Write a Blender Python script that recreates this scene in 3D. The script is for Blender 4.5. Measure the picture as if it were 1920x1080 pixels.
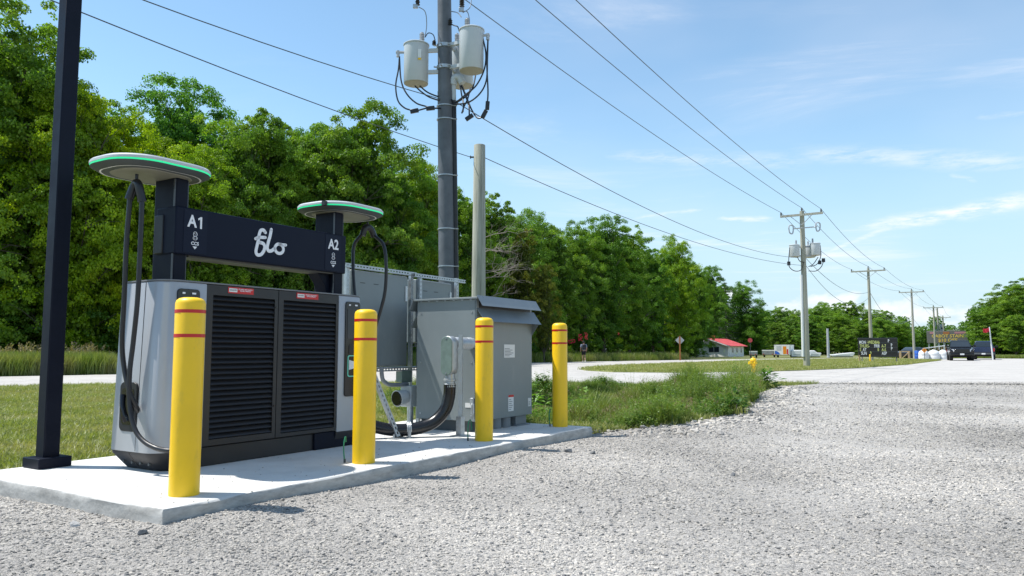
import bpy, bmesh, math, random
import numpy as np
from mathutils import Vector, Matrix, Euler

for o in list(bpy.data.objects): bpy.data.objects.remove(o)
scene = bpy.context.scene
COL = scene.collection
R = math.radians

# ------------------------------------------------------------------ camera
FPX, CAMH = 1411.0, 0.87            # focal length in photo pixels, eye height above the pad
PITCH = math.atan((659 - 540) / FPX)
cam = bpy.data.cameras.new('camera')
cam.sensor_width = 36; cam.lens = FPX / 1920 * 36
cam.clip_start = 0.05; cam.clip_end = 9000
camo = bpy.data.objects.new('camera', cam); COL.objects.link(camo)
camo.location = (0, 0, CAMH); camo.rotation_euler = (R(90) + PITCH, 0, 0)
scene.camera = camo

# ------------------------------------------------------------------ sun, sky, exposure
SUN_EL = R(62)
TO_SUN = Vector((-math.cos(SUN_EL) * math.cos(R(5)), math.cos(SUN_EL) * math.sin(R(5)), math.sin(SUN_EL)))
sl = bpy.data.lights.new('sun', 'SUN'); sl.energy = 4.3; sl.angle = R(0.53); sl.color = (1.0, 0.965, 0.91)
so = bpy.data.objects.new('sun', sl); COL.objects.link(so)
so.rotation_euler = TO_SUN.to_track_quat('Z', 'Y').to_euler()
so.location = (-30, 5, 60)

world = bpy.data.worlds.new('World'); scene.world = world; world.use_nodes = True
wn = world.node_tree.nodes; wl = world.node_tree.links
for n in list(wn): wn.remove(n)
w_out = wn.new('ShaderNodeOutputWorld'); w_bg = wn.new('ShaderNodeBackground')
wl.new(w_bg.outputs[0], w_out.inputs[0]); w_bg.inputs[1].default_value = 0.135
sky = wn.new('ShaderNodeTexSky'); sky.sky_type = 'NISHITA'; sky.sun_disc = False
sky.sun_elevation = SUN_EL; sky.sun_rotation = math.atan2(TO_SUN.x, TO_SUN.y)
sky.altitude = 200; sky.air_density = 1.0; sky.dust_density = 0.05; sky.ozone_density = 0.6

def wmath(op, a, b=None, c=None, clamp=False):
    n = wn.new('ShaderNodeMath'); n.operation = op; n.use_clamp = clamp
    for i, q in enumerate((a, b, c)):
        if q is None: continue
        if isinstance(q, (int, float)): n.inputs[i].default_value = q
        else: wl.new(q, n.inputs[i])
    return n.outputs[0]
def wnoise(vec, scale, detail=6, rough=0.6, dist=0.0):
    n = wn.new('ShaderNodeTexNoise'); n.inputs['Scale'].default_value = scale
    n.inputs['Detail'].default_value = detail; n.inputs['Roughness'].default_value = rough
    n.inputs['Distortion'].default_value = dist
    wl.new(vec, n.inputs['Vector']); return n.outputs['Fac']
def wcomb(x, y, z=0.0):
    n = wn.new('ShaderNodeCombineXYZ')
    for i, q in enumerate((x, y, z)):
        if isinstance(q, (int, float)): n.inputs[i].default_value = q
        else: wl.new(q, n.inputs[i])
    return n.outputs[0]
def wramp(v, lo, hi):
    n = wn.new('ShaderNodeMapRange'); n.interpolation_type = 'SMOOTHSTEP'
    n.inputs[1].default_value = lo; n.inputs[2].default_value = hi
    wl.new(v, n.inputs[0]); return n.outputs[0]
tc = wn.new('ShaderNodeTexCoord'); sep = wn.new('ShaderNodeSeparateXYZ'); wl.new(tc.outputs['Generated'], sep.inputs[0])
dx, dy, dz = sep.outputs
hlen = wmath('SQRT', wmath('ADD', wmath('MULTIPLY', dx, dx), wmath('MULTIPLY', dy, dy)))
az = wmath('ARCTAN2', dx, dy)                       # azimuth from straight ahead
el = wmath('ARCTAN2', dz, hlen)                     # elevation
ae = wcomb(az, el)
# high cirrus: planar mapping of the sky dome, stretched into streaks
zz = wmath('MAXIMUM', dz, 0.02)
cx = wmath('DIVIDE', dx, zz); cy = wmath('DIVIDE', dy, zz)
cir = wnoise(wcomb(wmath('ADD', wmath('MULTIPLY', cx, 0.42), wmath('MULTIPLY', cy, -0.16)), wmath('ADD', wmath('MULTIPLY', cx, 0.16), wmath('MULTIPLY', cy, 0.75))), 1.25, 9, 0.66, 0.5)
veil = wnoise(wcomb(wmath('MULTIPLY', az, 1.2), wmath('MULTIPLY', el, 3.0)), 2.2, 3, 0.5)
side = wramp(az, -0.25, 0.35)
c1 = wmath('MULTIPLY', wmath('MULTIPLY', wramp(cir, 0.50, 0.78), wramp(veil, 0.35, 0.62)), wmath('ADD', wmath('MULTIPLY', side, 0.62), 0.10))
c1 = wmath('MULTIPLY', c1, wramp(el, 0.02, 0.12))
clouds = wmath('ADD', c1, wmath('MULTIPLY', wmath('MULTIPLY', side, wramp(veil, 0.30, 0.75)), 0.16))
warp = wmath('SUBTRACT', wnoise(wcomb(wmath('MULTIPLY', az, 1.0), wmath('MULTIPLY', el, 2.2)), 9.0, 5, 0.6), 0.5)
fray = wnoise(wcomb(wmath('MULTIPLY', az, 1.0), wmath('MULTIPLY', el, 5.0)), 24.0, 7, 0.68)
def streak(a0, e0, a1, e1, width, power, grow=0.0):
    """one drawn-out cirrus streak between two directions (radians of azimuth, elevation)"""
    global clouds
    L = math.hypot(a1 - a0, e1 - e0); ux, uy = (a1 - a0) / L, (e1 - e0) / L
    ra = wmath('SUBTRACT', az, a0); re = wmath('SUBTRACT', wmath('ADD', el, wmath('MULTIPLY', warp, width * 2.2)), e0)
    al = wmath('DIVIDE', wmath('ADD', wmath('MULTIPLY', ra, ux), wmath('MULTIPLY', re, uy)), L)
    pe = wmath('ADD', wmath('MULTIPLY', ra, -uy), wmath('MULTIPLY', re, ux))
    w = wmath('ADD', wmath('MULTIPLY', al, grow * width), width)
    q = wmath('DIVIDE', pe, wmath('MAXIMUM', w, width * 0.2))
    g = wmath('POWER', 2.718, wmath('MULTIPLY', wmath('MULTIPLY', q, q), -1.0))
    ends = wmath('MULTIPLY', wramp(al, -0.04, 0.22), wramp(wmath('SUBTRACT', 1.0, al), -0.04, 0.22))
    v = wmath('MULTIPLY', wmath('MULTIPLY', g, ends), wmath('MULTIPLY', wramp(fray, 0.30, 0.66), power))
    clouds = wmath('MAXIMUM', clouds, v)
def sa(u): return math.atan((u - 960) / FPX)
def se(u, v): return math.atan((659 - v) / FPX * math.cos(sa(u)))
for (u0, v0, u1, v1, wd, pw, gr) in [(1600, 428, 1990, 366, 9, 0.85, 0.3), (1535, 482, 1730, 402, 4.5, 0.5, 0.4), (1120, 286, 1560, 292, 11, 0.30, 0.2), (1480, 276, 2020, 302, 11, 0.42, 0.3),
                                 (1340, 409, 1460, 409, 5, 0.62, 0), (1180, 408, 1330, 390, 5, 0.5, 0), (1500, 503, 1740, 494, 5, 0.32, 0), (1790, 322, 1850, 336, 4, 0.35, 0), (1840, 212, 1960, 200, 6, 0.22, 0), (1000, 330, 1260, 420, 12, 0.16, 0)]:
    streak(sa(u0), se(u0, v0), sa(u1), se(u1, v1), wd / FPX, pw, gr)
# low cumulus on the horizon
cum = wnoise(wcomb(wmath('MULTIPLY', az, 1.0), wmath('MULTIPLY', el, 2.1)), 8.5, 8, 0.55, 0.2)
band = wmath('MULTIPLY', wramp(el, -0.02, 0.03), wmath('SUBTRACT', 1.0, wramp(el, 0.055, 0.115)))
c3 = wmath('MULTIPLY', wramp(wmath('ADD', cum, wmath('MULTIPLY', wmath('SUBTRACT', band, 1.0), 0.35)), 0.45, 0.58), 0.72)
clouds = wmath('MAXIMUM', clouds, c3)
wmix = wn.new('ShaderNodeMix'); wmix.data_type = 'RGBA'
wtint = wn.new('ShaderNodeMix'); wtint.data_type = 'RGBA'; wtint.blend_type = 'MULTIPLY'; wtint.inputs['Factor'].default_value = 1
wtint.inputs['B'].default_value = (0.95, 1.06, 1.01, 1); wl.new(sky.outputs[0], wtint.inputs['A'])
whaze = wn.new('ShaderNodeMix'); whaze.data_type = 'RGBA'; whaze.inputs['B'].default_value = (2.55, 3.45, 4.25, 1)      # pale summer haze all round the horizon
wl.new(wmath('MULTIPLY', wmath('SUBTRACT', 1.0, wramp(el, 0.0, 0.34)), 0.85), whaze.inputs['Factor']); wl.new(wtint.outputs['Result'], whaze.inputs['A'])
wl.new(clouds, wmix.inputs['Factor']); wl.new(whaze.outputs['Result'], wmix.inputs['A'])
wmix.inputs['B'].default_value = (5.5, 5.45, 5.6, 1)
wl.new(wmix.outputs['Result'], w_bg.inputs[0])

scene.view_settings.view_transform = 'Standard'; scene.view_settings.look = 'None'
scene.view_settings.gamma = 1; scene.view_settings.use_curve_mapping = False
scene.view_settings.exposure = 0.62
scene.cycles.max_bounces = 5; scene.cycles.diffuse_bounces = 4; scene.cycles.glossy_bounces = 3; scene.cycles.transmission_bounces = 3; scene.cycles.use_denoising = True
scene.render.resolution_x = 1024; scene.render.resolution_y = 576

# ------------------------------------------------------------------ helpers
def ray(u, v):
    x = (u - 960) / FPX; y = (540 - v) / FPX
    return Vector((x, math.cos(PITCH) - y * math.sin(PITCH), math.sin(PITCH) + y * math.cos(PITCH)))
def gp(u, v, z=0.0):
    r = ray(u, v); return Vector((0, 0, CAMH)) + r * ((z - CAMH) / r.z)
def at(u, v, Y):
    r = ray(u, v); return Vector((0, 0, CAMH)) + r * (Y / r.y)
PA = R(31.9)
PO = Vector((-1.93, 4.25, 0)); PU = Vector((math.sin(PA), math.cos(PA), 0)); PW = Vector((-math.cos(PA), math.sin(PA), 0))
PROT = R(90) - PA
def pad(s, t, z=0.0): return PO + PU * s + PW * t + Vector((0, 0, z))
def on_s(u, v, s0):                                  # point of a sight line on the pad's plane s = s0, as (s, t, z)
    r = ray(u, v); o = Vector((0, 0, CAMH)) - PO; k = (s0 - o.dot(PU)) / r.dot(PU); p = o + r * k
    return (s0, p.dot(PW), p.z)
def on_t(u, v, t0):
    r = ray(u, v); o = Vector((0, 0, CAMH)) - PO; k = (t0 - o.dot(PW)) / r.dot(PW); p = o + r * k
    return (p.dot(PU), t0, p.z)

def tag(o, label=None, cat=None, group=None, kind=None):
    if label: o['label'] = label
    if cat: o['category'] = cat
    if group: o['group'] = group
    if kind: o['kind'] = kind
    return o
def empty(name, loc, rz=0, label=None, cat=None, group=None):
    o = bpy.data.objects.new(name, None); COL.objects.link(o); o.empty_display_size = 0.1
    o.location = loc; o.rotation_euler = (0, 0, rz)
    return tag(o, label, cat, group)
def copy_tree(o, parent=None):
    c = o.copy(); COL.objects.link(c); c.parent = parent
    for ch in o.children: copy_tree(ch, c)
    return c

class MB:
    """collects shapes for one mesh; off is subtracted so a part can be written in its site's coordinates"""
    def __init__(s, off=(0, 0, 0)): s.v = []; s.f = []; s.off = Vector(off)
    def add(s, vs, fs, M=None):
        b = len(s.v)
        for p in vs:
            p = Vector(p)
            if M is not None: p = M @ p
            s.v.append(p - s.off)
        s.f += [tuple(b + i for i in f) for f in fs]; return s
    def box(s, x0, x1, y0, y1, z0, z1, M=None):
        return s.add([(x0, y0, z0), (x1, y0, z0), (x1, y1, z0), (x0, y1, z0), (x0, y0, z1), (x1, y0, z1), (x1, y1, z1), (x0, y1, z1)],
                     [(0, 3, 2, 1), (4, 5, 6, 7), (0, 1, 5, 4), (1, 2, 6, 5), (2, 3, 7, 6), (3, 0, 4, 7)], M)
    def loft(s, rings, cap=True):
        n = len(rings[0]); vs = [p for r in rings for p in r]; fs = []
        for k in range(len(rings) - 1):
            for i in range(n):
                j = (i + 1) % n; fs.append((k * n + i, k * n + j, (k + 1) * n + j, (k + 1) * n + i))
        if cap: fs.append(tuple(reversed(range(n)))); fs.append(tuple((len(rings) - 1) * n + i for i in range(n)))
        return s.add(vs, fs)
    def prism(s, poly, z0, z1): return s.loft([[(x, y, z0) for x, y in poly], [(x, y, z1) for x, y in poly]])
    def prism_y(s, poly, y0, y1):                    # poly in x, z
        return s.loft([[(x, y1, z) for x, z in poly], [(x, y0, z) for x, z in poly]])
    def prism_x(s, poly, x0, x1):                    # poly in y, z
        return s.loft([[(x0, y, z) for y, z in poly], [(x1, y, z) for y, z in poly]])
    def tube(s, pts, r, n=8, cap=True):
        pts = [Vector(p) for p in pts]; rs = r if isinstance(r, (list, tuple)) else [r] * len(pts)
        rings = []; up = None
        for i, p in enumerate(pts):
            d = (pts[min(i + 1, len(pts) - 1)] - pts[max(i - 1, 0)]).normalized()
            if up is None: up = d.orthogonal().normalized()
            up = (up - d * up.dot(d))
            up = up.normalized() if up.length > 1e-6 else d.orthogonal().normalized()
            q = d.cross(up)
            rings.append([p + (up * math.cos(2 * math.pi * k / n) + q * math.sin(2 * math.pi * k / n)) * rs[i] for k in range(n)])
        return s.loft(rings, cap)
    def cyl(s, p0, p1, r0, r1=None, n=16): return s.tube([p0, p1], [r0, r0 if r1 is None else r1], n)
    def lathe(s, prof, c=(0, 0, 0), n=24):
        c = Vector(c)
        return s.loft([[c + Vector((r * math.cos(2 * math.pi * k / n), r * math.sin(2 * math.pi * k / n), z)) for k in range(n)] for r, z in prof])
    def build(s, name, m, parent=None, bevel=0, smooth=False, seg=2):
        me = bpy.data.meshes.new(name); me.from_pydata([tuple(p) for p in s.v], [], s.f); me.update()
        bm = bmesh.new(); bm.from_mesh(me); bmesh.ops.recalc_face_normals(bm, faces=bm.faces); bm.to_mesh(me); bm.free()
        me.materials.append(m)
        o = bpy.data.objects.new(name, me); COL.objects.link(o); o.parent = parent
        if smooth: shade(me)
        if bevel:
            b = o.modifiers.new('bevel', 'BEVEL'); b.width = bevel; b.segments = seg; b.limit_method = 'ANGLE'; b.angle_limit = R(40)
            b.harden_normals = False
            if not smooth: shade(me)
        return o
def shade(me, ang=38):
    me.polygons.foreach_set('use_smooth', [True] * len(me.polygons))
    bm = bmesh.new(); bm.from_mesh(me)
    for e in bm.edges:
        if len(e.link_faces) != 2 or e.calc_face_angle(0) > R(ang): e.smooth = False
    bm.to_mesh(me); bm.free()
def spline(pts, n=8):
    """Catmull-Rom through pts"""
    P = [Vector(p) for p in pts]; P = [P[0] * 2 - P[1]] + P + [P[-1] * 2 - P[-2]]; out = []
    for i in range(1, len(P) - 2):
        a, b, c, d = P[i - 1:i + 3]
        for k in range(n):
            t = k / n
            out.append(0.5 * ((2 * b) + (c - a) * t + (2 * a - 5 * b + 4 * c - d) * t * t + (3 * b - a - 3 * c + d) * t ** 3))
    out.append(P[-2]); return out
def rrect(x0, x1, y0, y1, r, n=8):
    out = []
    for cx_, cy_, a0 in ((x1 - r, y1 - r, 0), (x0 + r, y1 - r, 90), (x0 + r, y0 + r, 180), (x1 - r, y0 + r, 270)):
        for k in range(n + 1):
            a = R(a0 + 90 * k / n); out.append((cx_ + r * math.cos(a), cy_ + r * math.sin(a)))
    return out
def text(name, body, size, m, parent, loc, rot=(math.pi / 2, 0, 0), bold=0.0, sx=1.0, align='CENTER', depth=0.001):
    cu = bpy.data.curves.new(name, 'FONT'); cu.body = body; cu.size = size; cu.extrude = depth; cu.offset = bold
    cu.align_x = align; cu.align_y = 'CENTER'; cu.resolution_u = 3
    ob = bpy.data.objects.new(name, cu); COL.objects.link(ob)
    me = bpy.data.meshes.new_from_object(ob.evaluated_get(bpy.context.evaluated_depsgraph_get()))
    bpy.data.objects.remove(ob); bpy.data.curves.remove(cu)
    me.materials.clear(); me.materials.append(m)
    o = bpy.data.objects.new(name, me); COL.objects.link(o); o.parent = parent
    o.location = loc; o.rotation_euler = rot; o.scale = (sx, 1, 1); return o

# ------------------------------------------------------------------ materials
def mat(name, rgb, rough=0.5, metal=0.0, var=0.08, scale=6.0, bump=0.0, bscale=None, spec=0.5, rvar=0.12, dirt=None):
    m = bpy.data.materials.new(name); m.use_nodes = True; nt = m.node_tree; N = nt.nodes; L = nt.links
    b = N['Principled BSDF']; b.inputs['Metallic'].default_value = metal; b.inputs['Specular IOR Level'].default_value = spec
    t = N.new('ShaderNodeTexCoord'); n = N.new('ShaderNodeTexNoise'); n.inputs['Scale'].default_value = scale; n.inputs['Detail'].default_value = 7
    n.inputs['Roughness'].default_value = 0.62
    L.new(t.outputs['Object'], n.inputs['Vector'])
    cr = N.new('ShaderNodeValToRGB'); cr.color_ramp.elements[0].position = 0.32; cr.color_ramp.elements[1].position = 0.70
    lo = [max(0, c * (1 - var)) for c in rgb]; hi = [min(1, c * (1 + var)) for c in rgb]
    if dirt: lo = dirt
    cr.color_ramp.elements[0].color = (*lo, 1); cr.color_ramp.elements[1].color = (*hi, 1)
    L.new(n.outputs['Fac'], cr.inputs[0]); L.new(cr.outputs[0], b.inputs['Base Color'])
    mr = N.new('ShaderNodeMapRange'); mr.inputs[1].default_value = 0.3; mr.inputs[2].default_value = 0.7
    mr.inputs[3].default_value = max(0.03, rough - rvar); mr.inputs[4].default_value = min(1, rough + rvar)
    L.new(n.outputs['Fac'], mr.inputs[0]); L.new(mr.outputs[0], b.inputs['Roughness'])
    if bump:
        n2 = N.new('ShaderNodeTexNoise'); n2.inputs['Scale'].default_value = bscale or scale * 8; n2.inputs['Detail'].default_value = 5
        L.new(t.outputs['Object'], n2.inputs['Vector'])
        bp = N.new('ShaderNodeBump'); bp.inputs['Strength'].default_value = bump; bp.inputs['Distance'].default_value = 0.01
        L.new(n2.outputs['Fac'], bp.inputs['Height']); L.new(bp.outputs[0], b.inputs['Normal'])
    return m
def ramp3(N, L, src, stops):
    cr = N.new('ShaderNodeValToRGB')
    while len(cr.color_ramp.elements) < len(stops): cr.color_ramp.elements.new(0.5)
    for e, (p, c) in zip(cr.color_ramp.elements, stops): e.position = p; e.color = (*c, 1)
    L.new(src, cr.inputs[0]); return cr.outputs[0]
def emit(name, rgb, strength):
    m = bpy.data.materials.new(name); m.use_nodes = True; b = m.node_tree.nodes['Principled BSDF']
    b.inputs['Base Color'].default_value = (*rgb, 1); b.inputs['Emission Color'].default_value = (*rgb, 1)
    b.inputs['Emission Strength'].default_value = strength; b.inputs['Roughness'].default_value = 0.35; return m

M = {}
M['yellow'] = mat('yellow_plastic', (0.88, 0.54, 0.006), 0.40, var=0.05, scale=3, bump=0.05, bscale=30)
def add_scuffs(m, col, amount, scale=(14, 14, 3)):
    # worn streaks and grime with a shape of their own
    N = m.node_tree.nodes; L = m.node_tree.links; b = N['Principled BSDF']; src = b.inputs['Base Color'].links[0].from_socket
    t = N.new('ShaderNodeTexCoord'); mp = N.new('ShaderNodeMapping'); mp.inputs['Scale'].default_value = scale; L.new(t.outputs['Object'], mp.inputs[0])
    n = N.new('ShaderNodeTexNoise'); n.inputs['Scale'].default_value = 1.6; n.inputs['Detail'].default_value = 9; n.inputs['Roughness'].default_value = 0.72; L.new(mp.outputs[0], n.inputs['Vector'])
    r = N.new('ShaderNodeMapRange'); r.inputs[1].default_value = 0.56; r.inputs[2].default_value = 0.74; r.inputs[4].default_value = amount; L.new(n.outputs['Fac'], r.inputs[0])
    x = N.new('ShaderNodeMix'); x.data_type = 'RGBA'; L.new(r.outputs[0], x.inputs['Factor']); L.new(src, x.inputs['A']); x.inputs['B'].default_value = (*col, 1); L.new(x.outputs['Result'], b.inputs['Base Color'])
add_scuffs(M['yellow'], (0.42, 0.30, 0.05), 0.38, (12, 12, 4))
M['red'] = mat('red_tape', (0.52, 0.012, 0.012), 0.35)
M['navy'] = mat('dark_navy_coat', (0.008, 0.0105, 0.020), 0.45, var=0.15, scale=5, bump=0.04, bscale=220, spec=0.12)
M['navy2'] = mat('sign_face', (0.008, 0.0115, 0.025), 0.45, var=0.05, scale=2, spec=0.12)
M['navy3'] = mat('sign_end_face', (0.011, 0.0155, 0.031), 0.45, var=0.05, scale=2, spec=0.12)
M['black'] = mat('black_plastic', (0.012, 0.012, 0.014), 0.45, var=0.2, scale=5)
M['slat'] = mat('black_slat', (0.014, 0.014, 0.016), 0.42, var=0.2, scale=4)
M['glossblack'] = mat('glossy_black', (0.006, 0.006, 0.008), 0.12, rvar=0.04)
M['rubber'] = mat('black_rubber', (0.013, 0.013, 0.015), 0.38, var=0.2, bump=0.05, bscale=60)
M['hose'] = mat('black_conduit', (0.010, 0.010, 0.011), 0.28, var=0.2)
M['silver'] = mat('silver_panel', (0.38, 0.39, 0.405), 0.36, metal=0.2, var=0.04, scale=2.5, rvar=0.05)
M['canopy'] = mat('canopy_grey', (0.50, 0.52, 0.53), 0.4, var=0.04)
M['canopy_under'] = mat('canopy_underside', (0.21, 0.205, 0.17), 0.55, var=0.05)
M['glow'] = emit('green_light_strip', (0.02, 0.72, 0.30), 0.40)
M['whiteink'] = mat('white_ink', (0.80, 0.81, 0.84), 0.5, var=0.03)
M['steel'] = mat('galvanised_steel', (0.42, 0.45, 0.47), 0.42, metal=0.7, var=0.18, scale=14, rvar=0.15)
M['greybox'] = mat('grey_enclosure', (0.205, 0.235, 0.24), 0.42, metal=0.0, var=0.06, scale=2.2, rvar=0.08)
M['bluegrey'] = mat('blue_grey_hood', (0.16, 0.19, 0.21), 0.38, var=0.08, scale=3)
M['darkbase'] = mat('dark_grey_base', (0.06, 0.07, 0.075), 0.6)
M['condbody'] = mat('conduit_body_green_grey', (0.16, 0.22, 0.19), 0.5, var=0.15, scale=20)
M['pvc'] = mat('grey_pvc', (0.20, 0.22, 0.235), 0.5)
add_scuffs(M['greybox'], (0.30, 0.31, 0.30), 0.45, (3, 3, 0.8)); add_scuffs(M['bluegrey'], (0.24, 0.26, 0.27), 0.4, (3, 3, 2)); add_scuffs(M['silver'], (0.30, 0.305, 0.31), 0.3, (4, 4, 1.2))
M['label'] = mat('paper_label', (0.70, 0.71, 0.70), 0.5, var=0.03)
M['ink'] = mat('black_ink', (0.02, 0.02, 0.02), 0.6)
M['greywire'] = mat('green_ground_wire', (0.02, 0.22, 0.12), 0.5)
M['polegrey'] = mat('grey_pole', (0.105, 0.115, 0.13), 0.55, var=0.3, scale=2.5, bump=0.25, bscale=60)
M['tank'] = mat('transformer_grey', (0.50, 0.53, 0.54), 0.35, var=0.04, scale=4)
M['tankunder'] = mat('transformer_bottom', (0.44, 0.40, 0.33), 0.6)
M['ceramic'] = mat('insulator_grey', (0.42, 0.44, 0.47), 0.25)
M['wire'] = mat('wire_grey', (0.11, 0.125, 0.14), 0.5, metal=0.2)
M['wirelight'] = mat('wire_aluminium', (0.22, 0.24, 0.26), 0.45, metal=0.5)

def m_wood(name, a, b, c):
    m = bpy.data.materials.new(name); m.use_nodes = True; N = m.node_tree.nodes; L = m.node_tree.links; bs = N['Principled BSDF']
    t = N.new('ShaderNodeTexCoord'); mp = N.new('ShaderNodeMapping'); mp.inputs['Scale'].default_value = (9, 9, 0.35)
    L.new(t.outputs['Object'], mp.inputs[0])
    n = N.new('ShaderNodeTexNoise'); n.inputs['Scale'].default_value = 2.6; n.inputs['Detail'].default_value = 9; n.inputs['Roughness'].default_value = 0.7
    L.new(mp.outputs[0], n.inputs['Vector'])
    L.new(ramp3(N, L, n.outputs['Fac'], [(0.28, a), (0.5, b), (0.72, c)]), bs.inputs['Base Color'])
    bs.inputs['Roughness'].default_value = 0.85
    bp = N.new('ShaderNodeBump'); bp.inputs['Strength'].default_value = 0.6; bp.inputs['Distance'].default_value = 0.02
    L.new(n.outputs['Fac'], bp.inputs['Height']); L.new(bp.outputs[0], bs.inputs['Normal']); return m
M['oldwood'] = m_wood('weathered_pole_wood', (0.16, 0.155, 0.125), (0.33, 0.335, 0.275), (0.47, 0.47, 0.40))
M['polewood'] = m_wood('treated_pole_wood', (0.20, 0.19, 0.145), (0.33, 0.325, 0.255), (0.46, 0.45, 0.37))
M['lumber'] = m_wood('fresh_lumber', (0.36, 0.24, 0.12), (0.48, 0.34, 0.18), (0.56, 0.42, 0.24))
M['bark'] = m_wood('bark', (0.035, 0.028, 0.022), (0.075, 0.062, 0.05), (0.13, 0.115, 0.095))

def m_leaf(name, dark, mid, light, trans=0.42, gloss=0.06, patch=None):
    m = bpy.data.materials.new(name); m.use_nodes = True; N = m.node_tree.nodes; L = m.node_tree.links
    for n in list(N): N.remove(n)
    out = N.new('ShaderNodeOutputMaterial')
    a = N.new('ShaderNodeAttribute'); a.attribute_name = 'tint'
    col = ramp3(N, L, a.outputs['Fac'], [(0.05, dark), (0.5, mid), (0.95, light)])
    oi = N.new('ShaderNodeObjectInfo'); mx = N.new('ShaderNodeMix'); mx.data_type = 'RGBA'; mx.blend_type = 'MULTIPLY'
    mx.inputs['Factor'].default_value = 1.0; L.new(col, mx.inputs['A']); L.new(oi.outputs['Color'], mx.inputs['B'])
    c = mx.outputs['Result']
    if patch:                                        # dry patches with a shape of their own across the field
        g_ = N.new('ShaderNodeNewGeometry'); pn = N.new('ShaderNodeTexNoise'); pn.inputs['Scale'].default_value = patch[0]; pn.inputs['Detail'].default_value = 5; L.new(g_.outputs['Position'], pn.inputs['Vector'])
        pr = N.new('ShaderNodeMapRange'); pr.inputs[1].default_value = 0.42; pr.inputs[2].default_value = 0.68; pr.inputs[4].default_value = patch[2]; L.new(pn.outputs['Fac'], pr.inputs[0])
        pm = N.new('ShaderNodeMix'); pm.data_type = 'RGBA'; L.new(pr.outputs[0], pm.inputs['Factor']); L.new(c, pm.inputs['A']); pm.inputs['B'].default_value = (*patch[1], 1); c = pm.outputs['Result']
    d = N.new('ShaderNodeBsdfDiffuse'); L.new(c, d.inputs[0])
    t = N.new('ShaderNodeBsdfTranslucent')
    hs = N.new('ShaderNodeMix'); hs.data_type = 'RGBA'; hs.blend_type = 'MULTIPLY'; hs.inputs['Factor'].default_value = 1
    hs.inputs['B'].default_value = (1.15, 1.25, 0.45, 1); L.new(c, hs.inputs['A']); L.new(hs.outputs['Result'], t.inputs[0])
    x = N.new('ShaderNodeMixShader'); x.inputs[0].default_value = trans; L.new(d.outputs[0], x.inputs[1]); L.new(t.outputs[0], x.inputs[2])
    g = N.new('ShaderNodeBsdfGlossy'); g.inputs['Roughness'].default_value = 0.45; g.inputs[0].default_value = (0.8, 0.85, 0.8, 1)
    x2 = N.new('ShaderNodeMixShader'); x2.inputs[0].default_value = gloss; L.new(x.outputs[0], x2.inputs[1]); L.new(g.outputs[0], x2.inputs[2])
    L.new(x2.outputs[0], out.inputs[0]); return m
M['leaf'] = m_leaf('tree_leaves', (0.066, 0.138, 0.018), (0.142, 0.262, 0.026), (0.285, 0.400, 0.034), 0.48, 0.02)
M['needle'] = m_leaf('conifer_needles', (0.018, 0.040, 0.014), (0.032, 0.062, 0.020), (0.05, 0.085, 0.025), 0.2)
M['grass'] = m_leaf('grass_blades', (0.15, 0.19, 0.045), (0.25, 0.29, 0.075), (0.40, 0.39, 0.15), 0.38, 0.04, (0.9, (0.43, 0.385, 0.19), 0.8))
M['tallgrass'] = m_leaf('tall_grass', (0.095, 0.155, 0.022), (0.18, 0.255, 0.038), (0.31, 0.345, 0.08), 0.42, 0.04, (0.8, (0.31, 0.28, 0.12), 0.7))
M['weed'] = m_leaf('weed_leaves', (0.065, 0.125, 0.02), (0.13, 0.22, 0.034), (0.26, 0.33, 0.085), 0.42, 0.05)
M['seed'] = m_leaf('reed_plumes', (0.20, 0.16, 0.09), (0.30, 0.24, 0.14), (0.40, 0.33, 0.2), 0.3, 0.02)

# ------------------------------------------------------------------ ground materials
def m_gravel(name, cell):
    m = bpy.data.materials.new(name); m.use_nodes = True; N = m.node_tree.nodes; L = m.node_tree.links; b = N['Principled BSDF']
    g = N.new('ShaderNodeNewGeometry')
    v = N.new('ShaderNodeTexVoronoi'); v.inputs['Scale'].default_value = cell; L.new(g.outputs['Position'], v.inputs['Vector'])
    sp = N.new('ShaderNodeSeparateColor'); L.new(v.outputs['Color'], sp.inputs[0])
    c = ramp3(N, L, sp.outputs[0], [(0.0, (0.20, 0.195, 0.19)), (0.35, (0.36, 0.338, 0.308)), (0.75, (0.47, 0.44, 0.40)), (1.0, (0.60, 0.565, 0.515))])
    n = N.new('ShaderNodeTexNoise'); n.inputs['Scale'].default_value = 0.42; n.inputs['Detail'].default_value = 6; L.new(g.outputs['Position'], n.inputs['Vector'])
    mr = N.new('ShaderNodeMapRange'); mr.inputs[1].default_value = 0.3; mr.inputs[2].default_value = 0.7; mr.inputs[3].default_value = 0.64; mr.inputs[4].default_value = 1.06
    L.new(n.outputs['Fac'], mr.inputs[0])
    x = N.new('ShaderNodeVectorMath'); x.operation = 'SCALE'; L.new(c, x.inputs[0]); L.new(mr.outputs[0], x.inputs['Scale'])
    L.new(x.outputs[0], b.inputs['Base Color']); b.inputs['Roughness'].default_value = 0.9
    v2 = N.new('ShaderNodeTexVoronoi'); v2.feature = 'DISTANCE_TO_EDGE'; v2.inputs['Scale'].default_value = cell; L.new(g.outputs['Position'], v2.inputs['Vector'])
    bp = N.new('ShaderNodeBump'); bp.inputs['Strength'].default_value = 0.9; bp.inputs['Distance'].default_value = 0.010
    L.new(v2.outputs[0], bp.inputs['Height']); L.new(bp.outputs[0], b.inputs['Normal']); return m
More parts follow.
